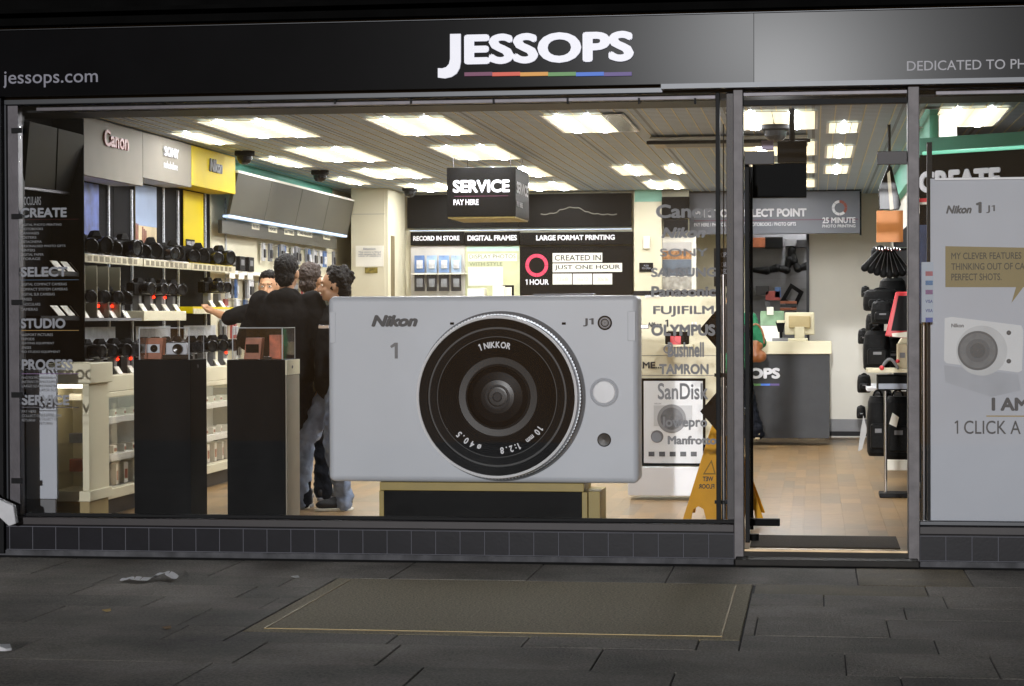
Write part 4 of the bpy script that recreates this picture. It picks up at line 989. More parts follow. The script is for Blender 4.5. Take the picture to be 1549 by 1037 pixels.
# ---- hanging screen block in the doorway
t = T('hanging_screen', 'black screen hanging from the ceiling behind the doorway head', 'screen', tuple(P(1180, 250, 1.6)))
MB().pbox(1138, 246, 1220, 299, 1.55, .08).build('screen', m_black, t, .006)
MB().pbox(1176, 212, 1220, 245.5, 1.62, .30).build('back_box', m_black, t, .006)
x_ = P(1198, 200, 1.7).x; MB().cyl((x_, 1.7, P(1198, 214, 1.7).z), (x_, 1.7, CZ - .001), .02, n=12).build('ceiling_pole', m_black, t)
one('lilac_card', MB().pbox(1152, 212, 1170, 227, 1.5, .01), M('lilac_card', 'b9a8c8', .5), 'small lilac card beside the hanging screen', 'card')
o = bpy.data.objects.get('lilac_card'); o.name = 'hanging_card'

# ---- hanging service sign
SV = 5.2
a, b = P(676, 330, SV), P(780, 252, SV)
t = T('service_sign', 'black box sign hanging from the ceiling, reading SERVICE PAY HERE', 'hanging sign', ((a.x + b.x) / 2, SV + .4, a.z))
dS = .85
MB().box(a.x, b.x, SV, SV + dS, a.z + .012, b.z).build('sign_box', m_gpanel, t, .003)
MB().box(a.x + .008, b.x - .008, SV + .008, SV + dS - .008, a.z, a.z + .0115).build('underside', M('straw_board', '9a8a4a', .6, var=.4, scale=30), t)
text('SERVICE', 685, 271, 771, 291.5, SV - .002, m_textw, t, .045)
text('PAY HERE', 686, 301, 724, 310, SV - .002, m_textw, t, .03)
MB().pbox(687, 295.5, 769, 297, SV - .002, .0015).build('sign_rule', M('plum_rule', '6a3048', .5), t)
textx('SERVICE', b.x + .002, SV + .05, SV + dS - .08, P(780, 291, SV).z, P(780, 273, SV).z, m_textw, t, .045)
textx('PAY HERE', b.x + .002, SV + .05, SV + .42, P(780, 311, SV).z, P(780, 303, SV).z, m_textw, t, .03)
mb = MB()
for xx in (a.x + .05, b.x - .05):
    for yy in (SV + .05, SV + dS - .05): mb.cyl((xx, yy, b.z), (xx, yy, CZ), .003, n=6)
mb.build('wires', m_steel, t)

# ================================================================== BACK OF THE SHOP
BY = 10.75
t = T('column', 'cream boxed column in the corner beside the slanted panels', 'column', (P(575, 600, 9.8).x, 9.9, 0))
MB().pbox(533, 283, 582, 800, 9.80, .5).build('face', m_cream2, t, .004)
a, b = P(583, 283, 9.85), P(588, 290, 9.85)
MB().box(a.x, b.x, 9.805, BY + .3, 0, CZ - .002).build('return_face', m_cream2, t, .004)
MB().pbox(533, 323, 582, 324, 9.797, .0025).build('seam', m_grey, t)
MB().box(b.x, b.x + .004, 9.95, 10.15, 1.45, 2.3).build('slot', M('tan_slot', '6f6244', .6), t)
nb = MB().pbox(538, 371, 580, 403, 9.79, .008).build('notice', m_card, t)
texts([('Attention', 549, 374, 568, 378)] + [(w_, 542, 379.5 + i * 3.2, 576, 382 + i * 3.2) for i, w_ in enumerate(('This store is fitted', 'with cameras for the', 'safety of customers'))], 9.787, m_textg, nb, .01)
MB().pbox(552, 404, 571, 413, 9.79, .008).build('warning_tape_label', M('hazard_label', '8a7a30', .5, var=.7, scale=30), t)
t = T('back_wall', 'back wall with a dark picture panel, printed headers and product boards', 'wall', (P(790, 600, BY).x, BY, 0))
MB().box(P(610, 500, BY + .05).x, P(1042, 500, BY + .05).x, BY + .05, BY + .15, 0, CZ - .002).build('wall', m_cream2, t)
MB().pbox(618, 284, 1000, 291, BY + .035, .012).build('teal_glow_band', m_teal, t)  # cove glow painted along the wall top as a teal strip
MB().pbox(616, 293, 784, 345, BY - .03, .06).build('picture_panel', m_gpanel, t, .003)
MB().pbox(785, 291.5, 955, 344, BY - .03, .06).build('picture_panel', m_gpanel, t, .003)
pts = []
mb = MB(); last = None
for i in range(25):
    px = 818 + i * 4.8; py = 324.5 - 9 * math.exp(-((i - 10) / 5.0) ** 2) - (1.2 if i % 3 == 0 else 0) - (3 if 5 < i < 14 else 0) * .6
    p = P(px, py, BY - .0325)
    if last: mb.cyl(last, p, .006, n=5)
    last = p
mb.build('ridge_line', M('ridge_grey', '8a867a', .6), t)
MB().pbox(620, 346, 955, 348.5, BY - .05, .05).build('light_strip', m_lampc, t)
heads = [(621, 702, 'RECORD IN STORE', 625, 695, 356, 364), (703, 785, 'DIGITAL FRAMES', 707, 782, 355, 364), (786.5, 957, 'LARGE FORMAT PRINTING', 811, 930, 354.5, 363.5)]
for x0, x1, sx, u0, u1, v0, v1 in heads:
    h = MB().pbox(x0, 350, x1, 370.5, BY - .06, .06).build('header', m_gpanel, t, .002); text(sx, u0, v0, u1, v1, BY - .062, m_textw, h, .045)
bd = MB().pbox(787.5, 371.5, 957, 760, BY - .02, .05).build('display_panel', m_gpanel, t)
p = P(812, 401, BY - .0205); mb = MB(); m_ring = M('rose_ring', 'd23a58', .5)
for k in range(8):
    for q in range(6):
        t0, t1 = 2 * math.pi * (k + q / 6 * .96) / 8, 2 * math.pi * (k + (q + 1) / 6 * .96) / 8
        mb.add([p + Vector((math.cos(u) * r_ * .00725, -.002, math.sin(u) * r_ * .00725)) for u, r_ in ((t0, 12.3), (t0, 17.8), (t1, 17.8), (t1, 12.3))], [(0, 1, 2, 3)])
mb.build('rose_ring', m_ring, bd)
text('1 HOUR', 795, 422, 830, 430.5, BY - .022, m_textw, bd, .03)
for x0, y0, x1, y1, sx, u0, u1, v0, v1 in ((836, 382, 911, 396.5, 'CREATED IN', 839, 909, 385, 394), (836, 397.5, 941, 411.5, 'JUST ONE HOUR', 839, 938, 400, 409)):
    q = MB().pbox(x0, y0, x1, y1, BY - .024, .003).build('white_label', m_card, bd); text(sx, u0, v0, u1, v1, BY - .026, m_textd, bd, .015)
for i in range(3):
    MB().pbox(836 + i * 30.5, 413.5, 865 + i * 30.5, 430, BY - .024, .003).build('white_label', m_card, bd)
    text(('12x8', '16x12', '20x16')[i], 842 + i * 30.5, 419, 859 + i * 30.5, 425, BY - .026, M('faint_lettering%d' % i, 'c2bfb2', .6), bd, .01)
bd = MB().pbox(705, 371.5, 786, 760, BY - .02, .05).build('display_panel', M('meadow_print', 'c2c49c', .5, var=.35, scale=3), t)
MB().pbox(706, 372, 785, 380, BY - .022, .0015).build('sky_print', M('pale_teal_print', 'b8d8c8', .5), bd)
MB().pbox(708, 383, 782, 395, BY - .024, .003).build('white_label', m_card, bd); texts([('DISPLAY PHOTOS', 710, 384, 780, 391), ('WITH STYLE', 710, 396, 760, 402)], BY - .027, M('sage_lettering', '8a9478', .6), bd, .01)
MB().pbox(708, 403, 761, 432, BY - .024, .003).build('white_label', m_card, bd)
bd = MB().pbox(623, 371.5, 703, 760, BY - .02, .05).build('display_panel', M('pegboard', 'c6c2ba', .5, var=.1), t)
for i, (sh_, s_) in enumerate(((0, 'upper'), (1, 'lower'))):
    y1 = 412 + 28 * i
    for j in range(4):
        px = 627 + j * 18.5; Yb = BY - .10
        tt = T('blister_pack', '%s blister pack, %s from the column, %s row under the first header' % (('pale blue', 'black')[i], ORD[j], s_), 'product pack', tuple(P(px + 7, y1, Yb)))
        MB().pbox(px, y1 - 26, px + 15, y1, Yb, .012).build('card', (M('blue_card%d' % j, ['5a78a8', '9ab4d4', '7d9cc8', 'a8c0dc'][j], .4, var=.3, scale=15) if i == 0 else m_packs[3]), tt)
        MB().pbox(px + 3, y1 - 19, px + 12, y1 - 6, Yb - .03, .029).build('item', m_packs[(0, 2)[i]], tt, .006)
        p = P(px + 7, y1 - 24, Yb); MB().cyl((p.x, Yb - .03, p.z), (p.x, BY - .021, p.z), .004, n=6).build('peg', m_chrome, tt)
one('pale_shelf', MB().pbox(622, 412.5, 704, 415, BY - .16, .139), m_card, 'pale shelf between the two rows of blister packs', 'shelf', bevel=.002)
for i, (x0, x1, y0) in enumerate(((707, 732, 436), (745, 763, 432))):
    one('white_carton', MB().pbox(x0, y0, x1, 470, BY - .5, .2), m_card, '%s white carton standing in front of the meadow print' % ('wide', 'narrow')[i], 'box', bevel=.004)
t = T('digital_picture', 'black digital photo frame showing a pale picture, in front of the meadow print', 'photo frame', tuple(P(770, 470, BY - .45)))
MB().pbox(760, 431, 777, 470, BY - .45, .03).build('frame', m_black, t, .003); MB().pbox(763, 434, 774, 466, BY - .452, .0015).build('picture', m_card, t)
one('low_gondola', MB().pbox(620, 446, 957, 760, BY - .62, .58), m_cream2, 'low cream counter along the back wall below the printed headers', 'counter', bevel=.006)
# right part of the back wall
p0 = P(958, 400, BY).x
t = T('cream_pillar', 'cream pillar with a thermostat and a small dark plate, right of the printing panel', 'pillar', (P(977, 700, BY).x, BY - .02, 0))
MB().pbox(960, 292, 1001, 760, BY - .06, .1).build('face', m_cream2, t, .004)
MB().pbox(973, 357, 983, 376, BY - .10, .039).build('thermostat', m_card, t, .008)
k = MB().pbox(967, 397, 988, 411, BY - .07, .009).build('dark_plate', m_dark, t); texts([('PUSH', 974, 400, 981, 403), ('TO OPEN', 971, 404, 984, 407)], BY - .072, m_textg, k, .01)
one('pillar_glow_band', MB().pbox(960, 286, 1001, 305, BY - .064, .003), M('teal_grey', '7fae9a', .6), 'pale teal glow painted as a band at the top of the cream pillar', 'painted glow band')  # teal lamp glow on the pillar top, put into the colour
t = T('black_wall_screen', 'black wall speaker screen under the ceiling left of the grey photo sign', 'screen', tuple(P(1020, 340, BY - .1)))
MB().pbox(1001, 297, 1042, 330, BY - .12, .1).build('screen', m_black, t, .004); MB().pbox(1004, 331, 1040, 350, BY - .10, .1).build('lower_box', m_gpanel, t)
t = T('seaside_poster', 'seaside town photograph poster on the cream wall behind the brand names', 'poster', tuple(P(1024, 390, BY + .02)))
MB().pbox(1000, 357, 1053, 440, BY + .02, .02).build('backing', m_card, t)
MB().pbox(1001, 366, 1046, 379, BY + .017, .002).build('sky_print', M('grey_sky_print', 'b8b4ae', .5), t)
MB().pbox(1001, 379, 1046, 392, BY + .017, .002).build('town_print', M('amber_town_print', 'a8784a', .5, var=.9, scale=26), t)
MB().pbox(1001, 392, 1046, 417, BY + .017, .002).build('sea_print', M('sea_print', '5c6672', .5, var=.4, scale=10), t)
MB().pbox(1001, 418, 1046, 437, BY + .017, .002).build('beach_print', M('beach_print', 'aaa69c', .5, var=.6, scale=14), t)
# ================================================================== PHOTO COUNTER SEEN THROUGH THE DOORWAY
CY = 11.1
t = T('photo_counter_sign', 'long grey hanging sign over the counter reading PHOTO COLLECT POINT', 'hanging sign', tuple(P(1170, 355, CY)))
MB().pbox(1043, 288, 1302, 354.5, CY, .12).build('sign_panel', m_greysign, t, .004)
MB().pbox(1042, 287, 1303, 288.8, CY - .004, .13).build('edge', m_dark, t); MB().pbox(1300.5, 289, 1303, 355, CY - .004, .13).build('edge', m_dark, t)
text('PHOTO COLLECT POINT', 1050, 314.5, 1220, 329, CY - .003, m_textw, t, .045)
MB().pbox(1050, 332, 1298, 332.8, CY - .003, .002).build('sign_rule', M('faint_plum_rule', '6a4a58', .5), t)
text('PAY HERE / PHOTOS / WALL ART / PHOTOBOOKS / PHOTO GIFTS', 1050, 335.5, 1204, 342.5, CY - .003, m_textw, t, .025)
text('25 MINUTE', 1244, 328, 1294, 337.5, CY - .003, m_textw, t, .03); text('PHOTO PRINTING', 1244, 339, 1294, 344, CY - .003, m_textw, t, .02)
p = P(1270, 314, CY - .003)
for k in range(8):
    mb = MB()
    for q in range(5):
        t0, t1 = 2 * math.pi * (k + q / 5 * .94) / 8, 2 * math.pi * (k + (q + 1) / 5 * .94) / 8
        mb.add([p + Vector((math.sin(u) * r_ * .0074, -.001, math.cos(u) * r_ * .0074)) for u, r_ in ((t0, 7.5), (t0, 11.5), (t1, 11.5), (t1, 7.5))], [(0, 1, 2, 3)])
    mb.build('timer_segment', m_textr if k < 3 else m_textw, t)
mb = MB()
for px in (1060, 1285): p = P(px, 288, CY + .06); mb.cyl((p.x, CY + .06, p.z), (p.x, CY + .06, CZ), .006, n=8)
mb.build('hanger', m_steel, t)
WYb = 11.9
t = T('rear_partition', 'pale partition wall with an opening to the back room behind the photo counter', 'wall', tuple(P(1260, 640, WYb)))
MB().pbox(1224, 250, 1400, 700, WYb, .12).build('wall', m_wall, t)
MB().pbox(1036, 330, 1137, 700, WYb, .12).build('wall', m_cream2, t)
MB().pbox(1137.5, 330, 1223.5, 352, WYb, .12).build('lintel', m_wall, t)
MB().pbox(1220, 352, 1224, 520, WYb - .02, .14).build('opening_frame', m_strip, t)
MB().pbox(1250, 634, 1330, 652, WYb - .02, .02).build('skirting', m_grey, t); MB().pbox(1250, 652.5, 1330, 659, WYb - .02, .02).build('skirting', m_dark, t)
# back room things
t = T('back_room_rack', 'grey slatted rack of cables and prints in the back room opening', 'rack', tuple(P(1180, 520, 12.9)))
MB().pbox(1130, 350, 1235, 560, 12.9, .05).build('slat_board', M('grey_slats', '77777a', .5, var=.15), t)
mb = MB()
for i in range(9): mb.pbox(1130, 372 + i * 16, 1235, 373.2 + i * 16, 12.895, .004)
mb.build('slat_grooves', m_grey, t)
for x0, y0, x1, y1, m_ in ((1137, 359, 1158, 374, m_orbox), (1157, 358, 1184, 375, m_gpanel), (1188, 361, 1204, 372, m_grey), (1205, 362, 1222, 374, m_packs[3])):
    one('stock_box', MB().pbox(x0, y0, x1, y1, 12.7, .18), m_, 'stock box at the top of the back room rack, %s' % {1137: 'brown one', 1157: 'black one', 1188: 'grey one', 1205: 'dark one by the frame'}[x0], 'box', bevel=.004)
mb = MB(); pth = [(1140, 408), (1160, 409), (1175, 405), (1190, 408), (1195, 392), (1198, 378), (1201, 395), (1207, 406), (1222, 402)]
for a, b in zip(pth, pth[1:]): mb.cap(P(*a, 12.75), P(*b, 12.75), .03, .05, n=8)
one('cable_bundle', mb, m_bag, 'tangle of black cables hanging in the back room opening', 'cables')
t = T('picture_holder', 'black empty picture frame leaning askew above stacked trays in the back room', 'picture frame', tuple(P(1200, 460, 12.6)))
o4 = [(1196, 428), (1216, 441), (1203, 468), (1180, 455)]; i4 = [(1198, 436), (1208, 443), (1200, 459), (1189, 452)]
A = [P(x, y_, 12.6) for x, y_ in o4]; Bq = [P(x, y_, 12.6) for x, y_ in i4]; mb = MB()
for i in range(4):
    j = (i + 1) % 4; mb.hull([A[i], A[j], Bq[j], Bq[i]], [v + Vector((0, .03, 0)) for v in (A[i], A[j], Bq[j], Bq[i])])
mb.build('frame', m_black, t)
for i in range(4): one('print_tray', MB().pbox(1180, 455 + i * 5, 1205, 459 + i * 5, 12.4, .12), m_orbox if i % 2 == 0 else m_packs[3], 'tray in the small stack below the askew black frame, %s from the top' % ORD[i], 'tray', bevel=.003)
for x0, y0, x1, y1, m_, nm in ((1143, 432, 1163, 446, m_packs[3], 'dark'), (1158, 440, 1180, 454, m_packs[4], 'red and white'), (1172, 434, 1181, 450, m_blue, 'blue'), (1157, 456, 1166, 464, m_packs[2], 'grey')):
    one('print_packet', MB().pbox(x0, y0, x1, y1, 12.6, .05), m_, '%s printed packet among the clutter in the back room opening' % nm, 'packet', bevel=.003)
# counter
KY = 10.3
t = T('photo_counter', 'charcoal counter with a thick cream top beyond the doorway, lettered JESSOPS', 'counter', tuple(P(1190, 660, KY)))
MB().pbox(1060, 516, 1258, 535.5, KY - .04, .75).build('counter_top', m_cream, t, .006)
MB().pbox(1064, 536, 1255, 662, KY, .65).build('counter_front', m_counterf, t, .004)
text('JESSOPS', 1087, 556, 1180, 577, KY - .003, m_textw, t, .055, .006)
for i, c in enumerate(bars):
    MB().pbox(1095 + i * 14, 580, 1108.9 + i * 14, 583, KY - .003, .0025).build('colour_bar', M('counter_bar_' + c, c, .5), t)
t = T('till_monitor', 'cream till monitor seen from behind on the photo counter', 'monitor', tuple(P(1212, 516, KY + .25)))
TY = KY + .2
mb = MB(); mb.pbox(1187, 472, 1232, 506, TY + .03, .05); mb.build('screen_back', m_cream, t, .012)
MB().pbox(1193, 477, 1226, 496, TY + .005, .024).build('raised_panel', M('till_tan', 'b8a67a', .5), t, .01)
MB().pbox(1202, 494, 1217, 512, TY + .0, .03).build('neck', m_cream, t, .006); MB().pbox(1190, 511.5, 1222, 516, TY - .06, .22).build('foot', m_cream, t, .008)
t = T('card_reader', 'black card reader on a stand beside the till monitor', 'card reader', tuple(P(1181, 516, KY + .05)))
MB().poly([(1173, 486), (1188, 486), (1185, 502), (1177, 502)], KY + .1, .04).build('reader', m_black, t, .004); MB().pbox(1179, 502, 1184, 516, KY + .11, .02).build('stand', m_black, t); MB().pbox(1175, 484, 1187, 488, KY + .095, .05).build('display', m_cream, t, .003)
MB().pbox(1168, 511, 1192, 516, KY + .08, .08).build('foot', m_grey, t, .004)
one('green_carton', MB().pbox(1150, 470, 1186, 492, KY + .55, .12), M('pale_green_box', '7d9c7c', .5, var=.25, scale=12), 'pale green box behind the card reader on the photo counter', 'box', bevel=.005)
one('white_carton', MB().pbox(1160, 464, 1170, 476, KY + .40, .08).pbox(1150, 492.5, 1184, 516, KY + .5, .15), m_card, 'white carton behind the card reader on the photo counter', 'box', bevel=.004)

# ================================================================== BAG RACK RIGHT OF THE DOORWAY
t = T('bag_rack', 'black wall rack of camera bags and straps right of the doorway', 'rack', (.8, 5.5, 0))
MB().box(.82, .855, 3.4, 9.5, .1, 2.2).build('back_board', m_slat, t)
for z_ in (1.52, 1.18, .76): MB().box(.47, .815, 6.3, 7.6, z_ - .03, z_).build('shelf', m_white, t, .003)
def bag(px0, py0, px1, py1, Y, label, d=.22):
    a, b = P(px0, py1, Y), P(px1, py0, Y); w_, h = b.x - a.x, b.z - a.z; c = (a + b) / 2
    t = T('camera_bag', label, 'bag', (c.x, Y, a.z), 'black camera bags on the rack')
    mb = MB(); rings = []
    n = 18
    for z_, s in ((0, .84), (.06, .97), (.3, 1.0), (.65, .98), (.9, .88), (1, .70)):
        ring = []
        for i in range(n):
            u = 2 * math.pi * i / n; e = 4
            cx_, sy_ = math.cos(u), math.sin(u); k = (abs(cx_) ** e + abs(sy_) ** e) ** (-1 / e)
            ring.append(Vector((c.x + cx_ * k * w_ / 2 * s, Y + d / 2 + sy_ * k * d / 2 * s, a.z + h * z_)))
        rings.append(ring)
    for r0, r1 in zip(rings, rings[1:]): mb.add(r0 + r1, [(i, (i + 1) % n, n + (i + 1) % n, n + i) for i in range(n)], 0, True)
    mb.add(rings[0], [tuple(range(n - 1, -1, -1))]); mb.add(rings[-1], [tuple(range(n))])
    mb.build('body', m_bag, t)
    MB().box(c.x - w_ * .36, c.x + w_ * .36, Y - .03, Y + .02, a.z + h * .12, a.z + h * .55).build('front_pocket', m_bag, t, .02)
    mb = MB(); pts = [Vector((c.x + math.cos(u) * w_ * .2, Y + d / 2, b.z - .01 + math.sin(u) * h * .12)) for u in [math.pi * i / 8 for i in range(9)]]
    for p, q in zip(pts, pts[1:]): mb.cap(p, q, .008, .008, n=6)
    mb.build('handle', m_bag, t)
    MB().box(c.x - w_ * .15, c.x + w_ * .15, Y - .0325, Y - .0305, a.z + h * .4, a.z + h * .47).build('badge', m_grey, t)
bag(1306, 437, 1362, 470, 4.3, 'wide black camera bag just under the fan of straps', .25)
bag(1318, 455, 1352, 490, 4.0, 'black camera bag left of the red framed screen')
bag(1306, 500, 1348, 560, 4.2, 'large black camera bag above the cream table edge')
bag(1298, 498, 1316, 520, 7.0, 'small black camera bag on the white shelf, upper one')
bag(1297, 567, 1318, 594, 6.8, 'small black camera bag on the white shelf, lower one')
bag(1303, 433, 1316, 449, 6.9, 'small black pouch on the topmost white shelf')
bag(1312, 600, 1345, 690, 4.4, 'tall black rucksack hanging behind the chrome table leg', .3)
bag(1338, 600, 1380, 695, 4.3, 'large black rucksack with a white tag under the table', .3)
bag(1296, 615, 1310, 633, 6.9, 'small black case at the foot of the rack')
bag(1330, 420, 1372, 462, 4.6, 'large black camera bag behind the fan of straps', .3)
bag(1346, 455, 1385, 512, 4.5, 'black camera bag behind the red framed screen', .3)
bag(1310, 474, 1338, 504, 4.7, 'black camera bag between the screen and the white shelf', .25)
bag(1326, 510, 1372, 556, 4.6, 'black camera bag standing behind the cream printer', .3)
bag(1322, 590, 1352, 640, 4.9, 'black rucksack in the shade under the table edge', .3)
bag(1318, 372, 1346, 392, 4.4, 'small black pouch under the orange panel')
one('swing_tag', MB().poly([(1350, 624), (1360, 631), (1356, 646), (1345, 641)], 4.24, .004), m_card, 'white paper tag hanging from the rucksack under the table', 'tag')
one('plastic_sheet', MB().poly([(1306, 628), (1312, 650), (1304, 680), (1298, 682), (1302, 650)], 5.0, .01), M('clear_grey_film', '9a9a98', .3), 'crumpled grey plastic sheet hanging beside the rucksack', 'plastic sheet')
t = T('strap_fan', 'fan of black camera straps hanging below the orange panel', 'strap display', tuple(P(1342, 378, 4.0)))
for i in range(8):
    u = -1 + 2 * i / 7; tx = 1340 + u * 9; bx_ = 1341 + u * 33; by = 416 - abs(u) * 8 + u * 3
    a, b = P(tx, 378, 3.95 + .02 * i), P(bx_, by, 3.95 + .02 * i); mb = MB()
    mb.cap(a, b, .016, .030, n=8).build('strap', m_bag, t)
    d = (b - a); s = MB(); s.cyl(a + d * .1 + Vector((.02, -.022, 0)), b - d * .08 + Vector((.026, -.030, 0)), .0022, n=5).build('stitching', m_grey, t)
p = P(1342, 376, 4.0); MB().cyl((p.x, 4.0, p.z), (.82, 4.1, p.z), .012, n=8).build('arm', m_chrome, t)
mb = MB()
for i in range(9):
    a = P(1326 + i * 4.5, 377 + (i % 3), 3.9); mb.cyl(a, a + Vector((0, .05, .02)), .006, n=6)
one('hook_row', mb, m_chrome, 'row of small chrome hooks above the fan of straps', 'hooks')
one('orange_board', MB().pbox(1326, 318, 1366, 366, 2.6, .02), m_orange, 'plain orange panel hanging at head height by the doorway', 'panel', bevel=.002)
t = T('tilted_screen', 'tilted dark glossy screen hanging above the orange panel', 'screen', tuple(P(1343, 300, 3.0)))
MB().poly([(1344, 248), (1349, 252), (1363, 309), (1360, 317), (1330, 317), (1329, 285)], 3.0, .05).build('casing', m_blackg, t, .006)
MB().poly([(1342, 262), (1346, 258), (1352, 316), (1346, 317)], 2.99, .008).build('screen_edge', M('pale_edge', 'b8b09a', .3), t)
p = P(1345, 250, 3.02); MB().cyl((p.x, 3.02, p.z), (p.x, 3.02, CZ - .001), .012, n=8).build('hanger', m_dark, t)
t = T('red_framed_screen', 'red framed leaning price screen above the cream table', 'display board', tuple(P(1355, 510, 3.2)))
MB().poly([(1355, 441), (1378, 441), (1378, 512), (1339, 508)], 3.2, .03).build('frame', m_red, t, .008); MB().poly([(1359, 447), (1378, 447), (1378, 500), (1348, 500)], 3.195, .02).build('screen', m_dark, t)
MB().poly([(1349, 504), (1378, 501), (1378, 511), (1350, 509)], 3.19, .008).build('label', m_card, t)
t = T('display_table', 'table with a cream top edge and one chrome leg by the doorway', 'table', tuple(P(1345, 745, 3.7)))
MB().pbox(1312, 558, 1380, 563.5, 3.7, .5).build('table_top', m_cream, t, .003)
MB().pbox(1328, 568, 1380, 590, 3.72, .4).build('drawer', m_black, t, .004); MB().pbox(1329, 580, 1376, 588, 3.71, .01).build('price_rail', M('blue_grey_rail', '7a808c', .4), t)
p, q = P(1339.5, 592, 3.8), P(1339.5, 742, 3.8); MB().cyl((p.x, 3.8, .03), (p.x, 3.8, P(1339, 591, 3.8).z), .013, n=12).build('leg', m_chrome, t)
MB().box(p.x - .05, p.x + .30, 3.7, 3.95, .0, .035).build('foot', m_dark, t, .008)
one('white_bag_panel', MB().pbox(1341, 696, 1380, 711, 4.2, .06), m_card, 'white board lying behind the chrome table leg', 'board', bevel=.003)
t = T('photo_printer', 'small cream photo printer on the display table', 'printer', tuple(P(1368, 557, 3.75)))
MB().pbox(1358, 520, 1384, 557.5, 3.75, .25).build('case', M('printer_cream', 'b5a88a', .5), t, .006); MB().pbox(1361, 533, 1369, 541, 3.747, .01).build('port', m_grey, t)
MB().poly([(1359, 519.5), (1366, 508), (1384, 508), (1384, 519.5)], 3.76, .2).build('lid', m_cream, t, .004)
t = T('coiled_strap', 'coiled strap with red ends on the display table', 'strap', tuple(P(1347, 556, 3.7)))
mb = MB(); pts = [P(1334 + 24 * i / 10, 556 - math.sin(math.pi * i / 10) * 13, 3.7) for i in range(11)]
for a, b in zip(pts, pts[1:]): mb.cap(a, b, .012, .012, n=8)
mb.build('webbing', m_grey, t); MB().ball(pts[0], .02).ball(pts[-1] + Vector((0, 0, .05)), .016).build('buckle', m_red, t)
# ================================================================== POSTER WINDOW
t = T('window_poster', 'tall pale grey poster with a speech bubble and a printed compact camera', 'poster', tuple(P(1480, 780, .14)))
QY = .14
MB().pbox(1408, 267, 1640, 790, QY, .02).build('poster_board', m_pgrey, t)
MB().pbox(1414, 266, 1640, 272.5, QY - .012, .011).build('top_bar', m_white, t, .003)
MB().poly([(1430, 372), (1640, 376), (1640, 434), (1548, 434), (1530, 458), (1537, 434), (1430, 434)], QY - .0025, .002).build('speech_bubble', M('tan_bubble', '93855c', .6, var=.05), t)
texts([('MY CLEVER FEATURES', 1439, 381, 1545, 392), ('THINKING OUT OF CA', 1439, 397, 1550, 408), ('PERFECT SHOTS.', 1439, 413, 1515, 424)], QY - .004, M('faded_lettering', '504c40', .6), t, .014)
text('Nikon', 1431, 310, 1470, 323, QY - .003, m_textd, t, .05, 0, .28); text('1', 1476, 305, 1485, 322, QY - .003, m_textd, t, .04); text('J1', 1492, 310, 1505, 322, QY - .003, m_textd, t, .01)
text('I AM', 1500, 601, 1556, 621, QY - .003, m_textd, t, .045); text('1 CLICK A', 1444, 636, 1544, 656, QY - .003, m_textd, t, .005)
MB().pbox(1492, 628.5, 1640, 630, QY - .003, .0025).build('poster_rule', M('gold_rule', 'a08a5a', .5), t)
pc = MB().poly([(1429, 481), (1440, 479), (1545, 492), (1548, 500), (1546, 560), (1540, 563), (1432, 549), (1428, 545)], QY - .0025, .002).build('printed_camera', M('print_camera_grey', 'd6d8da', .5, var=.04), t)
MB().poly([(1428, 552), (1540, 566), (1544, 590), (1500, 600), (1430, 578)], QY - .002, .0015).build('printed_shadow', M('print_shadow_grey', 'b0b4bc', .6), t)
for dx, r_, m_ in ((6, .150, M('print_ring_pale', 'c4c6c8', .5)), (0, .118, M('print_lens_grey', '4a4c4e', .5)), (0, .105, M('print_lens_mid', '66686a', .5, var=.2, scale=30)), (0, .07, M('print_lens_dark', '505254', .5)), (0, .045, M('print_lens_core', '3a3c3e', .5))):
    p = P(1479 + dx, 530, QY - .003 - .0006 * ((.15 - r_) / .02)); MB().lathe(p, [(r_, 0), (.001, .0004)], n=40).build('printed_lens', m_, t)
for yy in (503, 546): p = P(1526, yy, QY - .0032); MB().lathe(p, [(.014, 0), (.001, .0003)], n=16).build('printed_dot', m_textd, t)
text('Nikon', 1439, 489, 1458, 495, QY - .0035, m_grey, t, .04)
t = T('poster_stand', 'thin chrome post beside the pale poster', 'post', tuple(P(1398, 790, .2)))
p = P(1397.5, 700, .2); MB().cyl((p.x, .2, P(1397, 792, .2).z), (p.x, .2, P(1397, 487, .2).z), .012, n=14).build('post', m_chrome, t)
MB().box(p.x + .02, p.x + .05, .18, .23, bz - .08, tz - .3).build('dark_stile', m_dark, t)
t = T('create_wall_unit', 'angled black wall unit headed CREATE, mostly hidden by the poster', 'wall unit', (1.3, 1.6, 0))
A, B = Vector((.72, 1.95, 0)), Vector((2.2, .95, 0)); D_ = (B - A).normalized(); Nn = Vector((D_.y, -D_.x, 0))
def wquad(s0, s1, z0, z1, d0=0, d1=.05):
    a = [A + D_ * s0 + Nn * d0, A + D_ * s1 + Nn * d0, A + D_ * s1 - Nn * (d1 - d0), A + D_ * s0 - Nn * (d1 - d0)]
    return MB().hull([v + Vector((0, 0, z0)) for v in a], [v + Vector((0, 0, z1)) for v in a])
Lw = (B - A).length
wquad(0, Lw, 0, 2.50, 0, .05).build('panel', m_slat, t)
wquad(.02, Lw, 2.205, 2.48, .05, .048).build('header', m_black, t)
wquad(.02, Lw, 2.175, 2.20, .055, .05).build('red_rule', m_red, t); wquad(.02, Lw, 2.16, 2.174, .055, .05).build('white_rule', m_card, t)
mb = MB(); O = A + D_ * .03 + Nn * .053; addtext(mb, 'CREATE', Vector((O.x, O.y, 2.235)), D_ * .62, Vector((0, 0, .15)), .05, .01); mb.build('lettering', m_textw, t)
wquad(.02, Lw, 1.35, 2.02, .04, .035).build('photo_print', M('blue_photo_print', '4a5c84', .5, var=.5, scale=5), t)
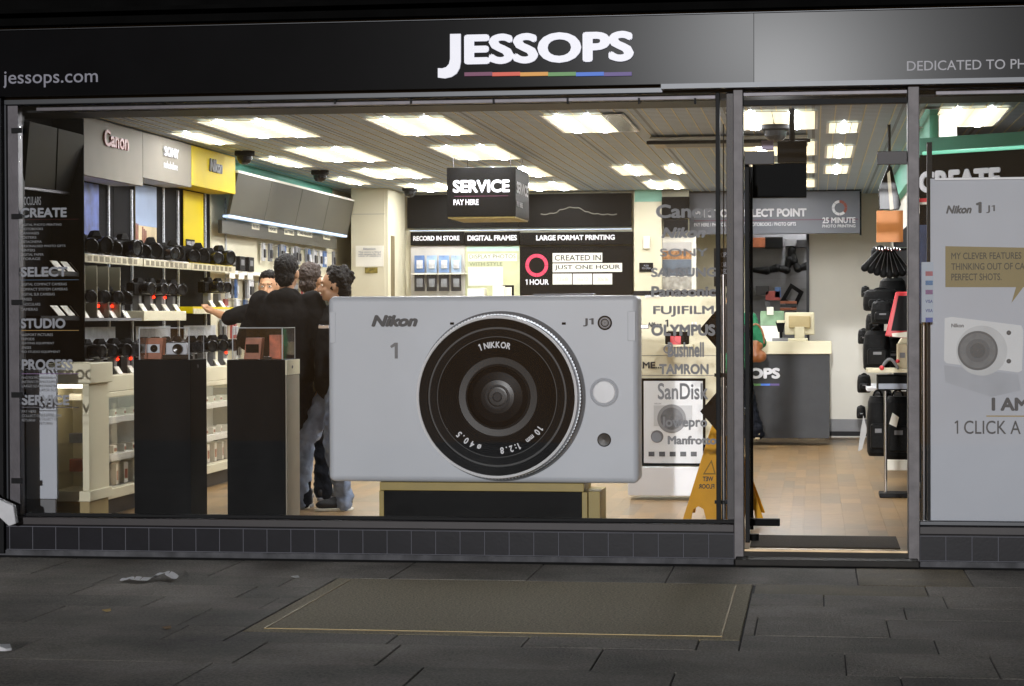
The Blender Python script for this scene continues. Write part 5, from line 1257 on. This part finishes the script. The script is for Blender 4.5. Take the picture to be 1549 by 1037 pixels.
for i, sx in enumerate(('EX', 'PH', '25')):
    z1_ = 1.975 - i * .098; wquad(.10, .40, z1_ - .09, z1_, .045, .004).build('white_label', m_card, t)
    mb = MB(); O = A + D_ * .14 + Nn * .047; addtext(mb, sx, Vector((O.x, O.y, z1_ - .075)), D_ * .12, Vector((0, 0, .06)), .01); mb.build('lettering', m_textd, t)
wquad(0, Lw + .8, 2.502, 2.615, .0, .03).build('cove_board', m_teal, t)
one('cove_light', MB().cyl(tuple(A + D_ * .1 + Nn * .12 + Vector((0, 0, 2.5))), tuple(A + D_ * 1.3 + Nn * .12 + Vector((0, 0, 2.5))), .012, n=8), m_lampt, 'teal cove tube above the angled CREATE unit', 'cove light')
one('cove_board', MB().box(.80, .859, 2.2, 11.8, 2.55, CZ - .002), m_teal, 'board coloured with teal glow along the top of the wall by the bag rack', 'board')  # teal cove glow painted into this board too
# ================================================================== LITTER
def crumple(pts, wd, z, label, name):
    mb = MB(); n = len(pts); rows = []
    rr_ = random.Random(4)
    for i, (px, py) in enumerate(pts):
        c = PZ(px, py, z); row = []
        for k in range(5): row.append(c + Vector((rr_.uniform(-.01, .01), (k - 2) * wd / 4 * (1 - .5 * abs(i - n / 2) / n), .005 + .016 * math.sin(k * .9 + i * .8) ** 2 + (.02 if i in (4, 5) else 0))))
        rows.append(row)
    for a, b in zip(rows, rows[1:]): mb.add(a + b, [(j, j + 1, 5 + j + 1, 5 + j) for j in range(4)], 0, True)
    o = one(name, mb, m_paper, label, 'litter'); m_ = o.modifiers.new('thickness', 'SOLIDIFY'); m_.thickness = .003
    s_ = o.modifiers.new('smooth', 'SUBSURF'); s_.levels = 1; s_.render_levels = 2
crumple([(186, 879), (200, 878), (213, 880), (226, 879), (240, 876), (254, 875), (266, 878)], .17, GZ, 'crumpled white strip of paper lying on the dark pavement', 'paper_scrap')
rr = random.Random(8)
for px, py, nm in ((162, 925, 'ochre'), (253, 951, 'brown'), (447, 874, 'white')):
    c = PZ(px, py, GZ); a = [c + Vector((math.cos(k * 1.2566) * (.018 + .01 * rr.random()), math.sin(k * 1.2566) * .03, .004 + .006 * (k % 2))) for k in range(5)]
    one('litter_scrap', MB().hull(a, [v + Vector((0, 0, .003)) for v in a]), M('scrap_' + nm, {'ochre': 'b89a5a', 'brown': '7a5c34', 'white': 'c8c8c8'}[nm], .7), 'tiny %s scrap of litter on the dark pavement' % nm, 'litter')
# ================================================================== PEOPLE
JD = dict(hipL=(.09, 0, .93), kneeL=(.10, -.03, .50), ankL=(.105, .02, .085), hipR=(-.09, 0, .93), kneeR=(-.10, -.03, .50), ankR=(-.105, .02, .085),
          shL=(.185, .01, 1.43), elL=(.25, .04, 1.14), wrL=(.24, -.05, .89), shR=(-.185, .01, 1.43), elR=(-.25, .04, 1.14), wrR=(-.24, -.05, .89),
          pel=(0, 0, .97), waist=(0, 0, 1.12), chest=(0, .0, 1.32), neck=(0, .015, 1.49), head=(0, -.015, 1.645))
def remesh(o, vox, it=4, folds=0, fs=.09):
    m = o.modifiers.new('join', 'REMESH'); m.mode = 'VOXEL'; m.voxel_size = vox; m.use_smooth_shade = True
    s = o.modifiers.new('soften', 'SMOOTH'); s.iterations = it; s.factor = .5
    if folds:
        tx = bpy.data.textures.new('folds', 'CLOUDS'); tx.noise_scale = fs
        d = o.modifiers.new('folds', 'DISPLACE'); d.texture = tx; d.strength = folds; d.mid_level = .5; d.texture_coords = 'LOCAL'
def person(label, loc, face, h=1.75, pose={}, skin=None, hair=None, top=None, legs=None, headturn=0, bulk=1.0, hairstyle='short', sleeves=True, shoe=None, sole=None, hood=False, feet=True):
    t = T('person', label, 'person')
    k = h / 1.75; J = {a: Vector(b) for a, b in JD.items()}
    for a, b in pose.items(): J[a] = Vector(b)
    J = {a: b * k for a, b in J.items()}
    HM = Matrix.Rotation(R(headturn), 4, 'Z').to_3x3(); hc = J['head']
    H = lambda x, y, z: hc + HM @ Vector((x, y, z)) * k
    b = MB()
    b.ball(H(0, .012, .02), Vector((.076, .095, .10)) * k, rot=HM, nu=18, nv=12); b.ball(H(0, -.030, -.055), Vector((.056, .062, .062)) * k, rot=HM); b.ball(H(0, -.062, -.094), Vector((.026, .022, .018)) * k, rot=HM)
    b.cap(H(0, -.085, .008), H(0, -.112, -.036), .009 * k, .015 * k, n=8); b.ball(H(0, -.083, .026), Vector((.05, .014, .012)) * k, rot=HM)
    for sg in (-1, 1): b.ball(H(sg * .077, .012, -.010), Vector((.012, .022, .034)) * k, rot=HM); b.ball(H(sg * .038, -.066, -.035), Vector((.02, .018, .02)) * k, rot=HM)
    b.cap(J['neck'] - Vector((0, 0, .05)), H(0, .01, -.06), .055 * k, .052 * k)
    b.ball(J['chest'], Vector((.155, .10, .18)) * k); b.ball(J['pel'], Vector((.14, .10, .13)) * k); b.cap(J['pel'], J['chest'], .11 * k, .11 * k)
    for sd_ in 'LR':
        b.cap(J['sh' + sd_], J['el' + sd_], .048 * k, .040 * k); b.cap(J['el' + sd_], J['wr' + sd_], .041 * k, .026 * k)
        b.cap(J['hip' + sd_], J['knee' + sd_], .078 * k, .052 * k); b.cap(J['knee' + sd_], J['ank' + sd_], .052 * k, .036 * k)
        b.cap(J['chest'] + Vector((0, 0, .08)), J['sh' + sd_], .07 * k, .055 * k)
        d = (J['wr' + sd_] - J['el' + sd_]).normalized(); side = d.cross(Vector((0, 0, 1) if abs(d.z) < .8 else (0, 1, 0))).normalized(); nn = side.cross(d)
        w0 = J['wr' + sd_]; pm = w0 + d * .05 * k
        b.cap(w0, pm + d * .03 * k, .024 * k, .030 * k)
        for f_ in range(4):
            s0 = pm + d * .035 * k + side * (-.027 + .018 * f_) * k; l_ = (.034, .04, .038, .030)[f_] * k
            s1 = s0 + d * l_ + nn * .006; s2 = s1 + d * l_ * .6 + nn * .018 * k; b.cap(s0, s1, .0095 * k, .0085 * k, n=8); b.cap(s1, s2, .0085 * k, .0075 * k, n=8)
        th = w0 + d * .025 * k - side * .026 * k; b.cap(th, th + d * .035 * k - side * .022 * k + nn * .012, .012 * k, .010 * k, n=8)
        b.cap(J['ank' + sd_], J['ank' + sd_] + Vector((0, -.12, -.045)) * k, .04 * k, .035 * k)
    o = b.build('body', skin, t); remesh(o, .0085 * k, 3)
    # clothes
    c = MB(); g = bulk
    c.ball(J['chest'] + Vector((0, .01, .01)), Vector((.178 * g, .125 * g, .185)) * k, nu=18, nv=12); c.cap(J['pel'] + Vector((0, 0, -.03)), J['chest'], .150 * g * k, .135 * g * k, n=18); c.ball(J['pel'] + Vector((0, 0, -.03)), Vector((.165 * g, .13 * g, .13)) * k, nu=18, nv=12)
    for sd_ in 'LR':
        c.cap(J['chest'] + Vector((0, .01, .09)) * k, J['sh' + sd_], .095 * k, .075 * k)
        c.cap(J['sh' + sd_], J['el' + sd_], .072 * g * k, .060 * g * k)
        if sleeves: c.cap(J['el' + sd_], J['wr' + sd_] - (J['wr' + sd_] - J['el' + sd_]) * .08, .058 * g * k, .043 * k)
    c.cap(J['neck'] - Vector((0, -.005, .06)) * k, J['neck'] + Vector((0, .01, .0)), .085 * k, .066 * k)
    if hood:
        c.ball(J['neck'] + Vector((0, .075, -.03)) * k, Vector((.12, .055, .075)) * k); c.cap(J['neck'] + Vector((-.07, .03, 0)) * k, J['neck'] + Vector((.07, .03, 0)) * k, .045 * k, .045 * k)
    o = c.build('hooded_top' if hood else 'top', top, t); remesh(o, .013 * k, 3, .035, .11)
    q = MB(); q.ball(J['pel'] + Vector((0, 0, -.06)) * k, Vector((.150, .115, .12)) * k)
    for sd_ in 'LR':
        q.cap(J['pel'] + Vector((.07 if sd_ == 'L' else -.07, 0, -.05)) * k, J['hip' + sd_] - Vector((0, 0, .04)) * k, .095 * k, .098 * k)
        q.cap(J['hip' + sd_] - Vector((0, 0, .04)) * k, J['knee' + sd_], .098 * k, .074 * k); q.cap(J['knee' + sd_], J['ank' + sd_] + Vector((0, 0, .01)), .074 * k, .066 * k)
        q.cap(J['ank' + sd_] + Vector((0, 0, .01)), J['ank' + sd_] + Vector((0, -.01, -.03)) * k, .068 * k, .070 * k)
    o = q.build('trousers', legs, t); remesh(o, .012 * k, 2, .045, .06)
    for sd_ in 'LR':
        if not feet: break
        a = J['ank' + sd_]; z0 = a.z - .085 * k
        up = MB(); up.ball(Vector((a.x, a.y + .005, z0 + .065 * k)), Vector((.045, .06, .055)) * k); up.ball(Vector((a.x, a.y - .11 * k, z0 + .048 * k)), Vector((.046, .11, .040)) * k); up.ball(Vector((a.x, a.y - .05 * k, z0 + .055 * k)), Vector((.043, .09, .055)) * k)
        up_o = up.build('shoe', shoe or m_shoe, t); remesh(up_o, .009 * k, 3)
        sl = MB(); ring = []
        for i in range(20):
            u = 2 * math.pi * i / 20; ring.append(Vector((a.x + math.sin(u) * (.047 + .006 * math.cos(u)) * k, a.y + (-.078 - math.cos(u) * .15) * k, z0 + .001)))
        sl.hull(ring, [v + Vector((0, 0, .022 * k)) for v in ring]); sl.build('sole', sole or m_grey, up_o, .004)
    # face and hair
    for sg in (-1, 1):
        e = MB(); e.ball(H(sg * .031, -.083, .004), Vector((.012, .007, .007)) * k, 0, rot=HM, nu=10, nv=7); e.ball(H(sg * .031, -.089, .004), Vector((.0058, .003, .006)) * k, 1, rot=HM, nu=8, nv=6); e.build('eye', [m_card, m_black], t)
        MB().cap(H(sg * .014, -.092, .024), H(sg * .046, -.080, .026), .0045 * k, .0035 * k, n=7).build('eyebrow', hair, t)
    MB().cap(H(-.02, -.088, -.066), H(.02, -.088, -.066), .006 * k, .006 * k, n=8).ball(H(0, -.092, -.067), Vector((.012, .006, .008)) * k, rot=HM).build('mouth', M('lips', '8a5348', .5), t)
    hr = MB()
    if hairstyle == 'short':
        hr.ball(H(0, .030, .042), Vector((.084, .094, .096)) * k, rot=HM, nu=20, nv=14); hr.ball(H(0, .060, -.030), Vector((.070, .058, .07)) * k, rot=HM); hr.ball(H(0, -.03, .095), Vector((.06, .05, .035)) * k, rot=HM)
    else:
        rq = random.Random(5)
        hr.ball(H(0, .036, .045), Vector((.090, .098, .098)) * k, rot=HM, nu=20, nv=14); hr.ball(H(0, .07, -.03), Vector((.078, .058, .075)) * k, rot=HM)
        for i in range(46):
            u, v = rq.uniform(0, 2 * math.pi), rq.uniform(-.7, 1.2); p = Vector((math.cos(u) * math.cos(v) * .088, .038 + math.sin(u) * math.cos(v) * .098, .042 + math.sin(v) * .098))
            if p.y < -.02 and p.z < .07: continue
            hr.ball(H(*p), rq.uniform(.016, .028) * k, nu=8, nv=6)
    o = hr.build('hair', hair, t); remesh(o, .006 * k, 1, .022, .018)
    t.location = loc; t.rotation_euler = (0, 0, R(face)); return t
def at(px, Y): return P(px, 478, Y).x
# tall man in black, back to the street
person('person in a black hooded top, back to the street, between plinth and giant camera', (at(434, 2.35), 2.35, 0), 176, 1.84, dict(elL=(.29, .02, 1.18), wrL=(.16, -.18, 1.10), elR=(-.29, .02, 1.18), wrR=(-.16, -.18, 1.10)), m_skind, m_hairb, m_hood, m_jeand, 0, 1.30, 'short', hood=True)
# young man in washed jeans, profile to the left
person('person with curly black hair and washed blue jeans, looking sideways behind the giant camera', (at(508, 2.30), 2.30, 0), -62, 1.74, dict(kneeL=(.09, -.05, .5), ankL=(.10, .03, .085), kneeR=(-.13, -.20, .50), ankR=(-.14, -.24, .085)), m_skind, m_hairb, m_hood, m_jean, -18, 1.08, 'curly', shoe=m_shoe, sole=m_card)
# shopkeeper reaching for a camera
person('person with short black hair reaching a bare arm towards a camera on the yellow shelf', (at(408, 3.5), 3.5, 0), -8, 1.75, dict(elR=(-.34, -.02, 1.40), wrR=(-.50, .06, 1.45), shR=(-.18, -.01, 1.44)), m_skin, m_hairb, m_hood, m_jeand, 8, 1.05, 'short', sleeves=False)
# brown haired one behind
person('person with brown hair in a charcoal top, half hidden behind the tall one in black', (at(470, 3.1), 3.1, 0), 165, 1.80, {}, m_skin, m_hairn, m_hood2, m_jeand, 0, 1.2, 'short')
# customer at the photo counter
person('person in a green top leaning on the photo counter with one heel raised', (at(1110, 9.75), 9.75, 0), 178, 1.68, dict(ankR=(-.27, .20, .20), kneeR=(-.17, -.02, .50), elR=(-.30, .05, 1.18), wrR=(-.22, -.18, 1.08)), m_skin, m_hairb, m_green, m_jeand, 0, 1.12, 'short', shoe=M('pale_shoe', 'cbbd9c', .6), sole=m_sole)
cB = P(1143, 530, 9.50)
t = T('shoulder_bag', 'tan leather shoulder bag hanging at the side of the customer at the photo counter', 'bag', tuple(cB))
mb = MB(); mb.cap(cB + Vector((-.05, 0, -.06)), cB + Vector((.05, 0, -.06)), .065, .065).cap(cB + Vector((-.04, 0, .05)), cB + Vector((.04, 0, .05)), .038, .038).cap(cB + Vector((0, 0, -.05)), cB + Vector((0, 0, .06)), .075, .05); o = mb.build('bag_body', m_leather, t); remesh(o, .01, 2, .012)
mb = MB(); pts = [cB + Vector((-.09 * math.cos(u), 0, .08 + .20 * math.sin(u))) for u in [math.pi * i / 8 for i in range(9)]]
for a, b in zip(pts, pts[1:]): mb.cap(a, b, .010, .010, n=6)
mb.build('strap', m_leather, t)
# passer by with a carrier bag, almost wholly outside the frame
PYb = -.55
person('person walking past the shop front with a white carrier bag, at the street end', (at(-215, PYb), PYb, GZ), 92, 1.75, dict(kneeL=(.09, -.12, .52), ankL=(.10, -.14, .085), kneeR=(-.09, .02, .50), ankR=(-.10, .20, .12), elR=(-.25, .10, 1.14), wrR=(-.24, .02, .88)), m_skin, m_hairn, m_hood2, m_jeand, 0, 1.1, 'short')
mb = MB(); Yq = -.2
fr_ = [P(-120, 655, Yq), P(-102, 652, Yq), P(-4, 754, Yq), P(20, 765, Yq), P(24, 792, Yq), P(13, 796, Yq), P(-6, 778, Yq), P(-120, 700, Yq)]
mb.hull(fr_, [v + Vector((.0, .05, .004)) for v in fr_])
one('carrier_bag', mb, m_paper, 'white carrier bag corner poking in at the street end of the shop front', 'carrier bag', bevel=.008)
c = PZ(2, 984, GZ); a = [c + Vector((math.cos(k * .9) * .05, math.sin(k * .9) * .03, .012 + .02 * (k % 2))) for k in range(7)]
one('litter_scrap', MB().hull([v - Vector((0, 0, v.z - GZ - .001)) for v in a], a), m_paper, 'white crumpled scrap on the pavement at the near street end', 'litter', bevel=.004)
